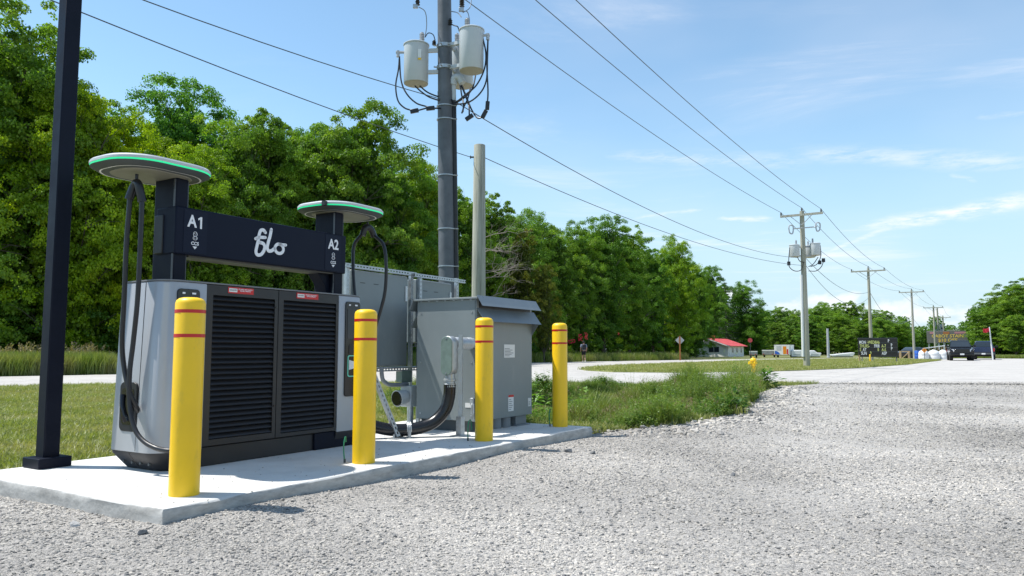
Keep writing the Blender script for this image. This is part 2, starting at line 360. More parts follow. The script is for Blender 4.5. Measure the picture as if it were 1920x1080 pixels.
def m_stone(name, lo=0.0):
    m = bpy.data.materials.new(name); m.use_nodes = True; N = m.node_tree.nodes; L = m.node_tree.links; b = N['Principled BSDF']
    oi = N.new('ShaderNodeObjectInfo')
    c = ramp3(N, L, oi.outputs['Random'], [(0.0, (0.13, 0.13, 0.132)), (0.12, (0.28, 0.272, 0.262)), (0.5, (0.445, 0.412, 0.365)), (0.85, (0.57, 0.53, 0.472)), (1.0, (0.54, 0.495, 0.43))])
    g = N.new('ShaderNodeNewGeometry'); n = N.new('ShaderNodeTexNoise'); n.inputs['Scale'].default_value = 0.42; n.inputs['Detail'].default_value = 6
    L.new(g.outputs['Position'], n.inputs['Vector'])
    mr = N.new('ShaderNodeMapRange'); mr.inputs[1].default_value = 0.3; mr.inputs[2].default_value = 0.7; mr.inputs[3].default_value = 0.62; mr.inputs[4].default_value = 1.06
    L.new(n.outputs['Fac'], mr.inputs[0])
    n2 = N.new('ShaderNodeTexNoise'); n2.inputs['Scale'].default_value = 70; n2.inputs['Detail'].default_value = 4; L.new(g.outputs['Position'], n2.inputs['Vector'])
    mr2 = N.new('ShaderNodeMapRange'); mr2.inputs[3].default_value = 0.8; mr2.inputs[4].default_value = 1.2; L.new(n2.outputs['Fac'], mr2.inputs[0])
    mm = N.new('ShaderNodeMath'); mm.operation = 'MULTIPLY'; L.new(mr.outputs[0], mm.inputs[0]); L.new(mr2.outputs[0], mm.inputs[1])
    x = N.new('ShaderNodeVectorMath'); x.operation = 'SCALE'; L.new(c, x.inputs[0]); L.new(mm.outputs[0], x.inputs['Scale'])
    L.new(x.outputs[0], b.inputs['Base Color']); b.inputs['Roughness'].default_value = 0.88; b.inputs['Specular IOR Level'].default_value = 0.3; return m
def m_noise_ground(name, stops, s1, s2, bump, bs, rough=0.95):
    m = bpy.data.materials.new(name); m.use_nodes = True; N = m.node_tree.nodes; L = m.node_tree.links; b = N['Principled BSDF']
    g = N.new('ShaderNodeNewGeometry')
    n = N.new('ShaderNodeTexNoise'); n.inputs['Scale'].default_value = s1; n.inputs['Detail'].default_value = 10; n.inputs['Roughness'].default_value = 0.7
    L.new(g.outputs['Position'], n.inputs['Vector'])
    n2 = N.new('ShaderNodeTexNoise'); n2.inputs['Scale'].default_value = s2; n2.inputs['Detail'].default_value = 8; L.new(g.outputs['Position'], n2.inputs['Vector'])
    av = N.new('ShaderNodeMix'); av.data_type = 'FLOAT'; av.inputs['Factor'].default_value = 0.45; L.new(n.outputs['Fac'], av.inputs['A']); L.new(n2.outputs['Fac'], av.inputs['B'])
    L.new(ramp3(N, L, av.outputs[0], stops), b.inputs['Base Color']); b.inputs['Roughness'].default_value = rough; b.inputs['Specular IOR Level'].default_value = 0.25
    n3 = N.new('ShaderNodeTexNoise'); n3.inputs['Scale'].default_value = bs; n3.inputs['Detail'].default_value = 6; L.new(g.outputs['Position'], n3.inputs['Vector'])
    bp = N.new('ShaderNodeBump'); bp.inputs['Strength'].default_value = bump; bp.inputs['Distance'].default_value = 0.03
    L.new(n3.outputs['Fac'], bp.inputs['Height']); L.new(bp.outputs[0], b.inputs['Normal']); return m
M['gravel'] = m_gravel('gravel_bed', 105)
M['stone'] = m_stone('gravel_stones')
M['rock'] = mat('limestone_rock', (0.42, 0.41, 0.395), 0.9, var=0.25, scale=9, bump=0.5, bscale=30)
M['darkrock'] = mat('dark_rock', (0.13, 0.135, 0.14), 0.85, var=0.3, scale=12, bump=0.4, bscale=40)
M['soil'] = m_noise_ground('grassy_soil', [(0.35, (0.09, 0.11, 0.03)), (0.5, (0.16, 0.175, 0.06)), (0.62, (0.26, 0.24, 0.12))], 1.3, 14, 0.8, 30)
M['lawn'] = m_noise_ground('mown_lawn', [(0.36, (0.14, 0.17, 0.045)), (0.5, (0.21, 0.23, 0.07)), (0.64, (0.30, 0.29, 0.12))], 0.5, 9, 0.9, 22)
M['asphalt'] = m_noise_ground('sun_bleached_asphalt', [(0.34, (0.29, 0.275, 0.255)), (0.45, (0.40, 0.38, 0.355)), (0.55, (0.45, 0.43, 0.40)), (0.68, (0.50, 0.475, 0.445))], 0.5, 6, 0.35, 60, 0.85)
def m_concrete():
    m = bpy.data.materials.new('pad_concrete'); m.use_nodes = True; N = m.node_tree.nodes; L = m.node_tree.links; b = N['Principled BSDF']
    g = N.new('ShaderNodeNewGeometry'); t = N.new('ShaderNodeTexCoord')
    n = N.new('ShaderNodeTexNoise'); n.inputs['Scale'].default_value = 1.6; n.inputs['Detail'].default_value = 10; n.inputs['Roughness'].default_value = 0.65
    L.new(t.outputs['Object'], n.inputs['Vector'])
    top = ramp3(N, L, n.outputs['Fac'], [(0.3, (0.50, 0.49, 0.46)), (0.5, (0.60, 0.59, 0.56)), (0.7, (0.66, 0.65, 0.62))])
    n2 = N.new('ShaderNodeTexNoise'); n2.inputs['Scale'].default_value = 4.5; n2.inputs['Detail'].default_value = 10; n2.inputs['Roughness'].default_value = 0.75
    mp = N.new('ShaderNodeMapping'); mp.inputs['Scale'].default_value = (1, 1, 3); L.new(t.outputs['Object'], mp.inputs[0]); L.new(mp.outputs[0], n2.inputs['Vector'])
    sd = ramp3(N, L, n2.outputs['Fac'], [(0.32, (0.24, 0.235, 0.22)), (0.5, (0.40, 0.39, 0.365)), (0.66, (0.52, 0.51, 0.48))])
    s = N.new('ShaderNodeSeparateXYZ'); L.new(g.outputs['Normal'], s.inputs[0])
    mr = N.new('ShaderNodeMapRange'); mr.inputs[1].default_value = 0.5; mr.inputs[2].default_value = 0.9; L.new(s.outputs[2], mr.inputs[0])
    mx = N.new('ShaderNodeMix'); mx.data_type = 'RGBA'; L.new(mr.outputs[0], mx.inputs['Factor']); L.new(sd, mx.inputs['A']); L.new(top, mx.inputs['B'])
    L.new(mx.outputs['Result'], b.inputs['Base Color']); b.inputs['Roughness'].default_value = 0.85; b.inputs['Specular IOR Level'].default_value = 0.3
    n3 = N.new('ShaderNodeTexNoise'); n3.inputs['Scale'].default_value = 38; n3.inputs['Detail'].default_value = 8; L.new(t.outputs['Object'], n3.inputs['Vector'])
    bp = N.new('ShaderNodeBump'); bp.inputs['Strength'].default_value = 0.35; bp.inputs['Distance'].default_value = 0.008
    L.new(n3.outputs['Fac'], bp.inputs['Height']); L.new(bp.outputs[0], b.inputs['Normal']); return m
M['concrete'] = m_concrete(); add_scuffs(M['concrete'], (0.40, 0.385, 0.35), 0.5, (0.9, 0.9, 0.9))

# ------------------------------------------------------------------ terrain
def inpoly(px, py, poly):
    px = np.asarray(px); py = np.asarray(py); r = np.zeros(px.shape, bool); n = len(poly)
    for i in range(n):
        x0, y0 = poly[i]; x1, y1 = poly[(i + 1) % n]
        if y0 == y1: continue
        c = ((y0 > py) != (y1 > py)) & (px < (x1 - x0) * (py - y0) / (y1 - y0) + x0)
        r ^= c
    return r
def sm(a, b, x): t = np.clip((x - a) / (b - a), 0, 1); return t * t * (3 - 2 * t)
def seg_dist(x, y, a, b):
    ax, ay = a; bx, by = b; L2 = (bx - ax) ** 2 + (by - ay) ** 2
    t = np.clip(((x - ax) * (bx - ax) + (y - ay) * (by - ay)) / L2, 0, 1)
    return np.hypot(x - ax - t * (bx - ax), y - ay - t * (by - ay))
def P2(v): return (v[0], v[1])
GRAVEL = [(-16, -12), (45, -12), (45, 20.6), (14.1, 20.7), (8.6, 20.8), (6.9, 19.2), (6.0, 17.6), (5.1, 15.7), (4.35, 13.9), (3.7, 12.3), (3.0, 11.1), (2.2, 10.1), (1.4, 9.45), (0.95, 9.1),
          P2(pad(5.40, 0.8)), P2(pad(5.40, 2.20)), P2(pad(0.0, 2.26)), P2(pad(-2.2, 2.5)), (-16, 2.5)]
PAVE = [P2(gp(*p)) for p in [(-900, 752), (0, 727), (215, 722), (740, 717), (1000, 719), (1150, 722), (1300, 720), (1440, 718.5), (1920, 722), (2900, 724),
                              (2900, 677), (1920, 672.5), (1600, 671), (1300, 674.5), (1000, 680), (215, 702), (0, 706), (-900, 724)]]
ISLAND = [P2(gp(*p)) for p in [(1088, 693), (1120, 689.5), (1180, 686), (1260, 683), (1420, 677), (1600, 673.6), (1700, 674.6), (1764, 676), (1700, 684), (1600, 691), (1500, 695), (1425, 697), (1260, 699), (1150, 698), (1105, 695.5)]]
def base_z(x, y): return -0.10 + 0.10 * sm(11.5, 18.5, y) + 0 * x
def ditch(x, y):
    d = seg_dist(x, y, (0.4, 12.6), (4.4, 17.0))
    return 0.36 * np.exp(-(d / 1.5) ** 2)
def gnoise(x, y): return 0.012 * np.sin(1.7 * x + 0.6 * y) * np.sin(1.1 * y - 0.4 * x) + 0.006 * np.sin(4.1 * x - 1.3 * y + 1) * np.sin(3.3 * y + 0.7 * x)
def gravel_z(x, y):
    b = base_z(x, y) + gnoise(x, y) * (1 - sm(14, 19, y))
    near = seg_dist(x, y, P2(pad(0, 0)), P2(pad(5.4, 0)))
    return b + 0.02 * np.exp(-(near / 0.5) ** 2) * (0.3 + np.sin(2.1 * x + y))
def lumps(x, y): return 0.03 * np.sin(0.9 * x + 1.7 * y) * np.sin(1.3 * x - 0.7 * y) + 0.02 * np.sin(2.7 * x + 0.4 * y + 2) * np.sin(2.2 * y)
def field_z(x, y): return base_z(x, y) + 0.015 - ditch(x, y) + lumps(x, y) * (1 - sm(15, 19, y)) * sm(8, 10, y + 0.3 * np.abs(x))

def grid_mesh(name, xs, ys, zf, m, keep=None, kind='structure'):
    X, Y = np.meshgrid(xs, ys); Z = zf(X, Y)
    co = np.stack([X.ravel(), Y.ravel(), Z.ravel()], 1); nx, ny = len(xs), len(ys)
    i = np.arange(nx * ny).reshape(ny, nx)
    q = np.stack([i[:-1, :-1], i[:-1, 1:], i[1:, 1:], i[1:, :-1]], -1).reshape(-1, 4)
    if keep is not None:
        c = co[q].mean(1); q = q[keep(c[:, 0], c[:, 1])]
        used = np.unique(q); mp = np.full(len(co), -1); mp[used] = np.arange(len(used)); co = co[used]; q = mp[q]
    me = bpy.data.meshes.new(name); me.from_pydata(co.tolist(), [], q.tolist()); me.update()
    me.polygons.foreach_set('use_smooth', [True] * len(me.polygons)); me.materials.append(m)
    o = bpy.data.objects.new(name, me); COL.objects.link(o); o['kind'] = kind; return o
def axis(lo, hi, step, far):
    a = list(np.arange(lo, hi + 1e-6, step)); s = step
    while a[-1] < far: s *= 1.35; a.append(a[-1] + s)
    s = step; b = []; p = a[0]
    while p > -far: s *= 1.35; p -= s; b.append(p)
    return np.array(b[::-1] + a)
def ground_z(x, y):
    z = field_z(x, y)
    z = np.where(inpoly(x, y, GRAVEL), base_z(x, y) - 0.10, z)
    z = np.where(inpoly(x, y, PAVE), -0.12, z)
    return z
grid_mesh('ground', axis(-26, 16, 0.4, 3500), axis(0, 34, 0.4, 3500), ground_z, M['soil'])
grid_mesh('gravel_lot', np.arange(-14, 44, 0.18), np.arange(-8, 21, 0.18), gravel_z, M['gravel'], lambda x, y: inpoly(x, y, GRAVEL))
def flat(name, poly, z, m, th=0.05):
    b = MB(); b.prism(poly, z - th, z); o = b.build(name, m); o['kind'] = 'structure'; return o
flat('road_pavement', PAVE, 0.0, M['asphalt'], 0.3)
flat('grass_island', ISLAND, 0.035, M['lawn'])
# concrete pad, its edge a little uneven
b = MB(); rng = random.Random(4)
xs = [i * 5.41 / 60 for i in range(61)]
ring = [(x, 0) for x in xs] + [(5.41, 2.33 * i / 24) for i in range(1, 25)] + [(5.41 - x, 2.33) for x in xs[1:]] + [(0, 2.33 - 2.33 * i / 24) for i in range(1, 24)]
def wob(k, a): return [(x + rng.uniform(-a, a), y + rng.uniform(-a, a), z) for (x, y), z in zip(ring, [k] * len(ring))]
inner = [(2.7 + (x - 2.7) * 0.994, 1.165 + (y - 1.165) * 0.985, 0.0) for x, y in ring]
b.loft([[(x, y, -0.3) for x, y in ring], wob(-0.10, 0.003), wob(-0.05, 0.004), wob(-0.014, 0.003), [(x, y, -0.003 + rng.uniform(-0.002, 0.001)) for x, y in [(2.7 + (p[0] - 2.7) * 0.9975, 1.165 + (p[1] - 1.165) * 0.994) for p in ring]], inner])
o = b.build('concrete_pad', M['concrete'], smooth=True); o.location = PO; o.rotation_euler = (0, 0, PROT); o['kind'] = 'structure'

# ------------------------------------------------------------------ scattering of what cannot be counted
def proto(me_name, vs, fs, m, tint=None):
    me = bpy.data.meshes.new(me_name); me.from_pydata(vs, [], fs); me.update(); me.materials.append(m)
    if tint is not None:
        a = me.attributes.new('tint', 'FLOAT', 'FACE'); a.data.foreach_set('value', np.asarray(tint, np.float32))
    return me
def scatter(name, protos, pts, rot, scl, idx, label, cat, kind='stuff'):
    col = bpy.data.collections.new(name + '_pieces')
    for k, me in enumerate(protos):
        o = bpy.data.objects.new('%s_piece_%02d' % (name, k), me); col.objects.link(o)
    me = bpy.data.meshes.new(name); me.vertices.add(len(pts)); me.vertices.foreach_set('co', np.asarray(pts, np.float32).ravel())
    a = me.attributes.new('rot', 'FLOAT_VECTOR', 'POINT'); a.data.foreach_set('vector', np.asarray(rot, np.float32).ravel())
    a = me.attributes.new('scl', 'FLOAT_VECTOR', 'POINT'); a.data.foreach_set('vector', np.asarray(scl, np.float32).ravel())
    a = me.attributes.new('idx', 'INT', 'POINT'); a.data.foreach_set('value', np.asarray(idx, np.int32))
    me.update(); me.materials.append(protos[0].materials[0])
    o = bpy.data.objects.new(name, me); COL.objects.link(o); tag(o, label, cat, None, kind)
    ng = bpy.data.node_groups.new(name, 'GeometryNodeTree')
    ng.interface.new_socket('Geometry', in_out='INPUT', socket_type='NodeSocketGeometry'); ng.interface.new_socket('Geometry', in_out='OUTPUT', socket_type='NodeSocketGeometry')
    N = ng.nodes; L = ng.links; gi = N.new('NodeGroupInput'); go = N.new('NodeGroupOutput')
    ip = N.new('GeometryNodeInstanceOnPoints'); ci = N.new('GeometryNodeCollectionInfo')
    ci.inputs['Collection'].default_value = col; ci.inputs['Separate Children'].default_value = True; ci.inputs['Reset Children'].default_value = True
    ip.inputs['Pick Instance'].default_value = True
    def att(n, t):
        q = N.new('GeometryNodeInputNamedAttribute'); q.data_type = t; q.inputs['Name'].default_value = n; return q.outputs['Attribute']
    L.new(gi.outputs[0], ip.inputs['Points']); L.new(ci.outputs[0], ip.inputs['Instance']); L.new(att('idx', 'INT'), ip.inputs['Instance Index'])
    er = N.new('FunctionNodeEulerToRotation'); L.new(att('rot', 'FLOAT_VECTOR'), er.inputs[0]); L.new(er.outputs[0], ip.inputs['Rotation'])
    L.new(att('scl', 'FLOAT_VECTOR'), ip.inputs['Scale']); L.new(ip.outputs[0], go.inputs[0])
    md = o.modifiers.new('scatter', 'NODES'); md.node_group = ng
    return o

# gravel stones
def stone_mesh(seed):
    r = random.Random(seed); bm = bmesh.new(); bmesh.ops.create_icosphere(bm, subdivisions=1, radius=0.5)
    sx, sy, sz = 1, r.uniform(0.6, 0.95), r.uniform(0.35, 0.6)
    pl = [(Vector((r.gauss(0, 1), r.gauss(0, 1), r.gauss(0, 1))).normalized(), r.uniform(0.26, 0.4)) for _ in range(6)]
    for v in bm.verts:
        p = v.co.copy()
        for n, d in pl:
            k = p.dot(n) - d
            if k > 0: p -= n * k
        v.co = Vector((p.x * sx, p.y * sy, p.z * sz)) * 1.25
    me = bpy.data.meshes.new('gravel_stone'); bm.to_mesh(me); bm.free(); me.materials.append(M['stone']); return me
stones = [stone_mesh(k) for k in range(9)]
nr = np.random.default_rng(7)
def view_pts(n, y0, y1, spread=0.80, minx=-12, maxx=22):
    """points on the ground in front of the viewer, even in density"""
    out = []
    while sum(len(o) for o in out) < n:
        y = np.sqrt(nr.uniform(y0 * y0, y1 * y1, n)); x = nr.uniform(-1, 1, n) * spread * y
        k = (x > minx) & (x < maxx); out.append(np.stack([x[k], y[k]], 1))
    return np.concatenate(out)[:n]
PADXY = [P2(pad(-0.0, -0.0)), P2(pad(5.41, 0.0)), P2(pad(5.41, 2.33)), P2(pad(0.0, 2.33))]
allp = []; alls = []
for (y0, y1, dens, smin, smax) in [(2.6, 4.2, 6500, 0.006, 0.024), (4.2, 6.5, 4600, 0.007, 0.026), (6.5, 9.5, 2300, 0.009, 0.030), (9.5, 13, 950, 0.014, 0.038), (13, 20.5, 260, 0.020, 0.044)]:
    area = 0.80 * (y1 * y1 - y0 * y0); n = int(area * dens)
    p = view_pts(n, y0, y1); k = inpoly(p[:, 0], p[:, 1], GRAVEL) & ~inpoly(p[:, 0], p[:, 1], PADXY); p = p[k]
    s = smin + (smax - smin) * nr.random(len(p)) ** 2.8
    x_, y_ = p[:, 0], p[:, 1]; lane = 0.5 + 0.28 * np.sin(0.9 * x_ + 1.3 * y_ + 0.6) + 0.22 * np.sin(1.9 * x_ - 0.8 * y_ + 2) + 0.15 * np.sin(3.3 * x_ + 2.6 * y_)
    keep = nr.random(len(p)) < np.clip(1.25 - 0.85 * lane, 0.22, 1); p = p[keep]; s = s[keep]
    allp.append(p); alls.append(s)
# coarser stone along the bank beside the ditch
bank = [(0.95, 9.1), (2.2, 10.1), (3.0, 11.1), (3.7, 12.3), (4.35, 13.9), (5.1, 15.7), (6.0, 17.6), (6.9, 19.2)]
for a, c in zip(bank[:-1], bank[1:]):
    n = int(230 * math.hypot(c[0] - a[0], c[1] - a[1])); t = nr.random(n); off = nr.normal(0.25, 0.32, n)
    L_ = math.hypot(c[0] - a[0], c[1] - a[1]); nx_, ny_ = (c[1] - a[1]) / L_, -(c[0] - a[0]) / L_
    p = np.stack([a[0] + (c[0] - a[0]) * t + nx_ * off, a[1] + (c[1] - a[1]) * t + ny_ * off], 1)
    p = p[~inpoly(p[:, 0], p[:, 1], PADXY)]
    allp.append(p); alls.append(nr.uniform(0.03, 0.10, len(p)) * (0.6 + 0.6 * nr.random(len(p)) ** 3))
nd = 2600; dr = np.column_stack([nr.uniform(6.4, 17, nd), 20.55 + np.abs(nr.normal(0, 0.55, nd)) + 0.18 * np.sin(nr.uniform(0, 6, nd))]); allp.append(dr); alls.append(nr.uniform(0.012, 0.036, nd))     # stones dragged onto the pavement
onpad = np.array([P2(pad(nr.uniform(0.1, 5.3), nr.beta(0.7, 2.2) * 2.2)) for _ in range(170)])      # stray chips kicked up onto the pad
allp.append(onpad); alls.append(nr.uniform(0.004, 0.013, 170))
p = np.concatenate(allp); s = np.concatenate(alls); n = len(p)
ing = inpoly(p[:, 0], p[:, 1], GRAVEL)
z = np.where(ing, gravel_z(p[:, 0], p[:, 1]), field_z(p[:, 0], p[:, 1])) + s * nr.uniform(-0.16, 0.16, n)
rot = np.stack([nr.normal(0, 0.25, n), nr.normal(0, 0.25, n), nr.uniform(0, 6.28, n)], 1)
z = np.where(inpoly(p[:, 0], p[:, 1], PAVE), s * 0.12, z); z[-170:] = s[-170:] * 0.25
scatter('gravel_stones', stones, np.column_stack([p, z]), rot, np.column_stack([s, s, s]), nr.integers(0, 9, n), 'loose crushed grey limestone gravel covering the lot', 'gravel')
NSTONE = n

# ------------------------------------------------------------------ charging station (coordinates: s along the pad, t away from the lot, z up)
CO = (1.75, 1.43, 0)
st = empty('charging_station', pad(*CO), PROT, 'twin electric car charger with silver ends, black louvred doors and a dark sign beam', 'charging station')
def cap_ring(sgn, z, grow=0.0, inset=0.0, s_in=1.05, sm_=1.75):
    # plan of one rounded end; grow pushes the end outward
    x0, y0, y1, r = 0.70 - grow + inset, 1.13 + inset, 1.72 - inset, 0.13
    pts = [(s_in, y0)]
    pts += [(x0 + r + r * math.cos(R(a)), y0 + r + r * math.sin(R(a))) for a in range(270, 179, -10)]
    pts += [(x0 + r * 0.6 + r * 0.6 * math.cos(R(a)), y1 - r * 0.6 + r * 0.6 * math.sin(R(a))) for a in range(180, 89, -15)]
    pts += [(s_in, y1)]
    if sgn > 0: pts = [(2 * sm_ - x, y) for x, y in pts][::-1]
    return [(x, y, z) for x, y in pts]
for sgn in (-1, 1):
    b = MB(CO); b.loft([cap_ring(sgn, 0.142, 0.035), cap_ring(sgn, 0.16, 0.035), cap_ring(sgn, 1.375, 0.0), cap_ring(sgn, 1.385, 0.0, 0.006)])
    cap = b.build('end_panel', M['silver'], st, smooth=True)
    if sgn < 0:
        sb = MB(CO); sb.tube([(0.6995 - 0.034, 1.36, 0.15), (0.6995, 1.36, 1.38)], 0.0025, 6); sb.build('panel_seam', M['black'], cap)
    b = MB(CO); b.loft([cap_ring(sgn, 0.002, -0.035, 0.04, 1.06), cap_ring(sgn, 0.03, -0.02, 0.03, 1.06), cap_ring(sgn, 0.12, 0.025, 0.0, 1.06), cap_ring(sgn, 0.14, 0.028, 0.0, 1.06)])
    foot = b.build('foot_cover', M['black'], st, smooth=True)
    for k in range(4):
        yy = 1.27 + 0.105 * k; xx = 0.729
        if sgn > 0: xx = 3.5 - xx
        q = MB(CO); q.cyl((xx - 0.012, yy, 0.055), (xx + 0.012, yy, 0.055), 0.011, n=10); q.build('bolt', M['darkbase'], foot)
    if sgn < 0:
        q = MB(CO); q.tube([(0.7505, 1.445, 0.03), (0.6755, 1.445, 0.12), (0.6725, 1.445, 0.139)], 0.003, 5); q.build('joint_line', M['glossblack'], foot)
    # touch panel
    x0 = 0.80 if sgn < 0 else 2.53; x1 = 0.985 if sgn < 0 else 2.72
    b = MB(CO); b.prism_y(rrect(x0, x1, 0.455, 1.335, 0.028, 6), 1.118, 1.14); sp_ = b.build('control_panel', M['glossblack'], st, bevel=0.003)
    b = MB(CO); b.prism_y(rrect(x0 + 0.02, x1 - 0.02, 0.99, 1.27, 0.008, 3), 1.115, 1.119); b.build('display', mat('display_glass', (0.012, 0.014, 0.02), 0.05, rvar=0.01), sp_)
    for k, (ax, aw) in enumerate(((0.035, 0.022), (0.115, 0.032))):
        b = MB(CO); b.box(x0 + ax, x0 + ax + aw, 1.1135, 1.1165, 1.296, 1.309); b.build('status_icon', M['whiteink'], sp_)
    b = MB(CO); b.prism_y(rrect(x0 + 0.045, x1 - 0.055, 0.845, 0.935, 0.01, 3), 1.114, 1.119); b.build('camera_window', M['black'], sp_)
    ro = rrect(x0 + 0.03, x1 - 0.03, 0.635, 0.835, 0.022, 5); ri = rrect(x0 + 0.04, x1 - 0.04, 0.645, 0.825, 0.016, 5)
    b = MB(CO); n_ = len(ro)
    b.add([(x, 1.1145, z) for x, z in ro] + [(x, 1.1145, z) for x, z in ri] + [(x, 1.119, z) for x, z in ro] + [(x, 1.119, z) for x, z in ri],
          [(i, (i + 1) % n_, n_ + (i + 1) % n_, n_ + i) for i in range(n_)] + [(2 * n_ + i, 2 * n_ + (i + 1) % n_, (i + 1) % n_, i) for i in range(n_)] + [(n_ + i, n_ + (i + 1) % n_, 3 * n_ + (i + 1) % n_, 3 * n_ + i) for i in range(n_)])
    b.build('card_reader_frame', emit('reader_green', (0.10, 0.42, 0.33), 0.15), sp_)
    b = MB(CO); b.prism_y([(x0 + 0.05, 0.70), (x0 + 0.05, 0.79), (x1 - 0.06, 0.775), (x1 - 0.05, 0.745), (x1 - 0.06, 0.715)], 1.1155, 1.1185); b.build('card_symbol', M['label'], sp_)
# middle
b = MB(CO); b.box(1.052, 2.448, 1.19, 1.70, 0.14, 1.384); b.build('cabinet_core', M['black'], st)
b = MB(CO); b.box(1.06, 2.44, 1.165, 1.69, 0.002, 0.145); pl_ = b.build('plinth', M['slat'], st, bevel=0.004)
b = MB(CO); b.box(2.20, 2.72, 1.145, 1.6, 0.003, 0.148); b.build('plinth_box', M['navy'], st, bevel=0.004)
b = MB(CO); b.loft([cap_ring(-1, 1.388)[:-1] + [(x, y, z) for x, y, z in cap_ring(1, 1.388)][1:], cap_ring(-1, 1.400)[:-1] + [(x, y, z) for x, y, z in cap_ring(1, 1.400)][1:]])
b.build('top_plate', mat('top_plate_grey', (0.16, 0.165, 0.175), 0.45), st, bevel=0.002)
slat_me = None
for (d0, d1, o0, o1, z0, z1) in ((1.056, 1.7465, 1.112, 1.712, 0.20, 1.305), (1.7535, 2.444, 1.806, 2.420, 0.185, 1.305)):
    b = MB(CO)
    b.box(d0, o0, 1.135, 1.162, 0.155, 1.383); b.box(o1, d1, 1.135, 1.162, 0.155, 1.383)
    b.box(o0, o1, 1.135, 1.162, z1, 1.383); b.box(o0, o1, 1.135, 1.162, 0.155, z0)
    door = b.build('door', M['slat'], st)
    n = 27; pitch = (z1 - z0) / n
    for k in range(n):
        zc = z0 + (k + 0.5) * pitch
        if slat_me is None:
            q = MB(); q.add([(-0.5, 0.024, 0.46), (0.5, 0.024, 0.46), (0.5, -0.002, -0.30), (-0.5, -0.002, -0.30), (-0.5, 0.027, 0.36), (0.5, 0.027, 0.36), (0.5, 0.004, -0.44), (-0.5, 0.004, -0.44)],
                            [(0, 1, 2, 3), (3, 2, 6, 7), (7, 6, 5, 4), (4, 5, 1, 0), (0, 3, 7, 4), (1, 5, 6, 2)])
            so_ = q.build('slat', M['slat'], door); slat_me = so_.data
        else:
            so_ = bpy.data.objects.new('slat', slat_me); COL.objects.link(so_); so_.parent = door
        so_.location = ((o0 + o1) / 2 - CO[0], 1.137 - CO[1], zc); so_.scale = (o1 - o0 - 0.002, 1, pitch)
    for zz_ in (0.42, 1.24):
        q = MB(CO); q.cyl((o1 + 0.017, 1.131, zz_), (o1 + 0.017, 1.14, zz_), 0.009, n=10); q.build('lock_screw', M['glossblack'], door)
    lx = (1.244, 1.489) if d0 < 1.5 else (1.945, 2.195)
    b = MB(CO); b.box(lx[0], lx[1], 1.1325, 1.1345, 1.329, 1.378); lb = b.build('warning_label', M['red'], door); lb['label'] = 'red and white warning label'
    b = MB(CO); b.box(lx[0] + 0.008, lx[0] + 0.085, 1.1305, 1.1322, 1.339, 1.368); b.build('label_panel', M['label'], lb)
    text('label_text', 'USE MAIN DISCONNECT\nBEFORE OPENING', 0.0125, M['whiteink'], lb, (lx[0] + 0.165 - CO[0], 1.132 - CO[1], 1.358), bold=0.0002, depth=0.0003)
    text('label_text', 'DANGER', 0.016, M['ink'], lb, (lx[0] + 0.046 - CO[0], 1.130 - CO[1], 1.354), depth=0.0003)
# columns
for (x0, x1) in ((0.872, 0.982), (2.55, 2.66)):
    b = MB(CO); b.box(x0, x1, 1.30, 1.57, 1.40, 2.205); cl_ = b.build('column', M['navy'], st, bevel=0.012)
    b = MB(CO); b.box(x0 - 0.004, x1 + 0.004, 1.305, 1.322, 1.401, 2.19); b.build('column_trim', mat('trim_grey', (0.05, 0.055, 0.065), 0.3), cl_)
    b = MB(CO); b.box(x0 - 0.02, x0 - 0.001 if x0 < 1 else x0 - 0.001, 1.42, 1.53, 1.62, 1.92); b.build('side_cover', M['black'], cl_, bevel=0.006)
# gusset beside the right column
b = MB(CO); b.prism_y([(2.40, 1.602), (2.548, 1.602), (2.548, 1.402), (2.52, 1.402), (2.49, 1.50)], 1.36, 1.50); b.build('gusset', M['navy'], st, bevel=0.004)
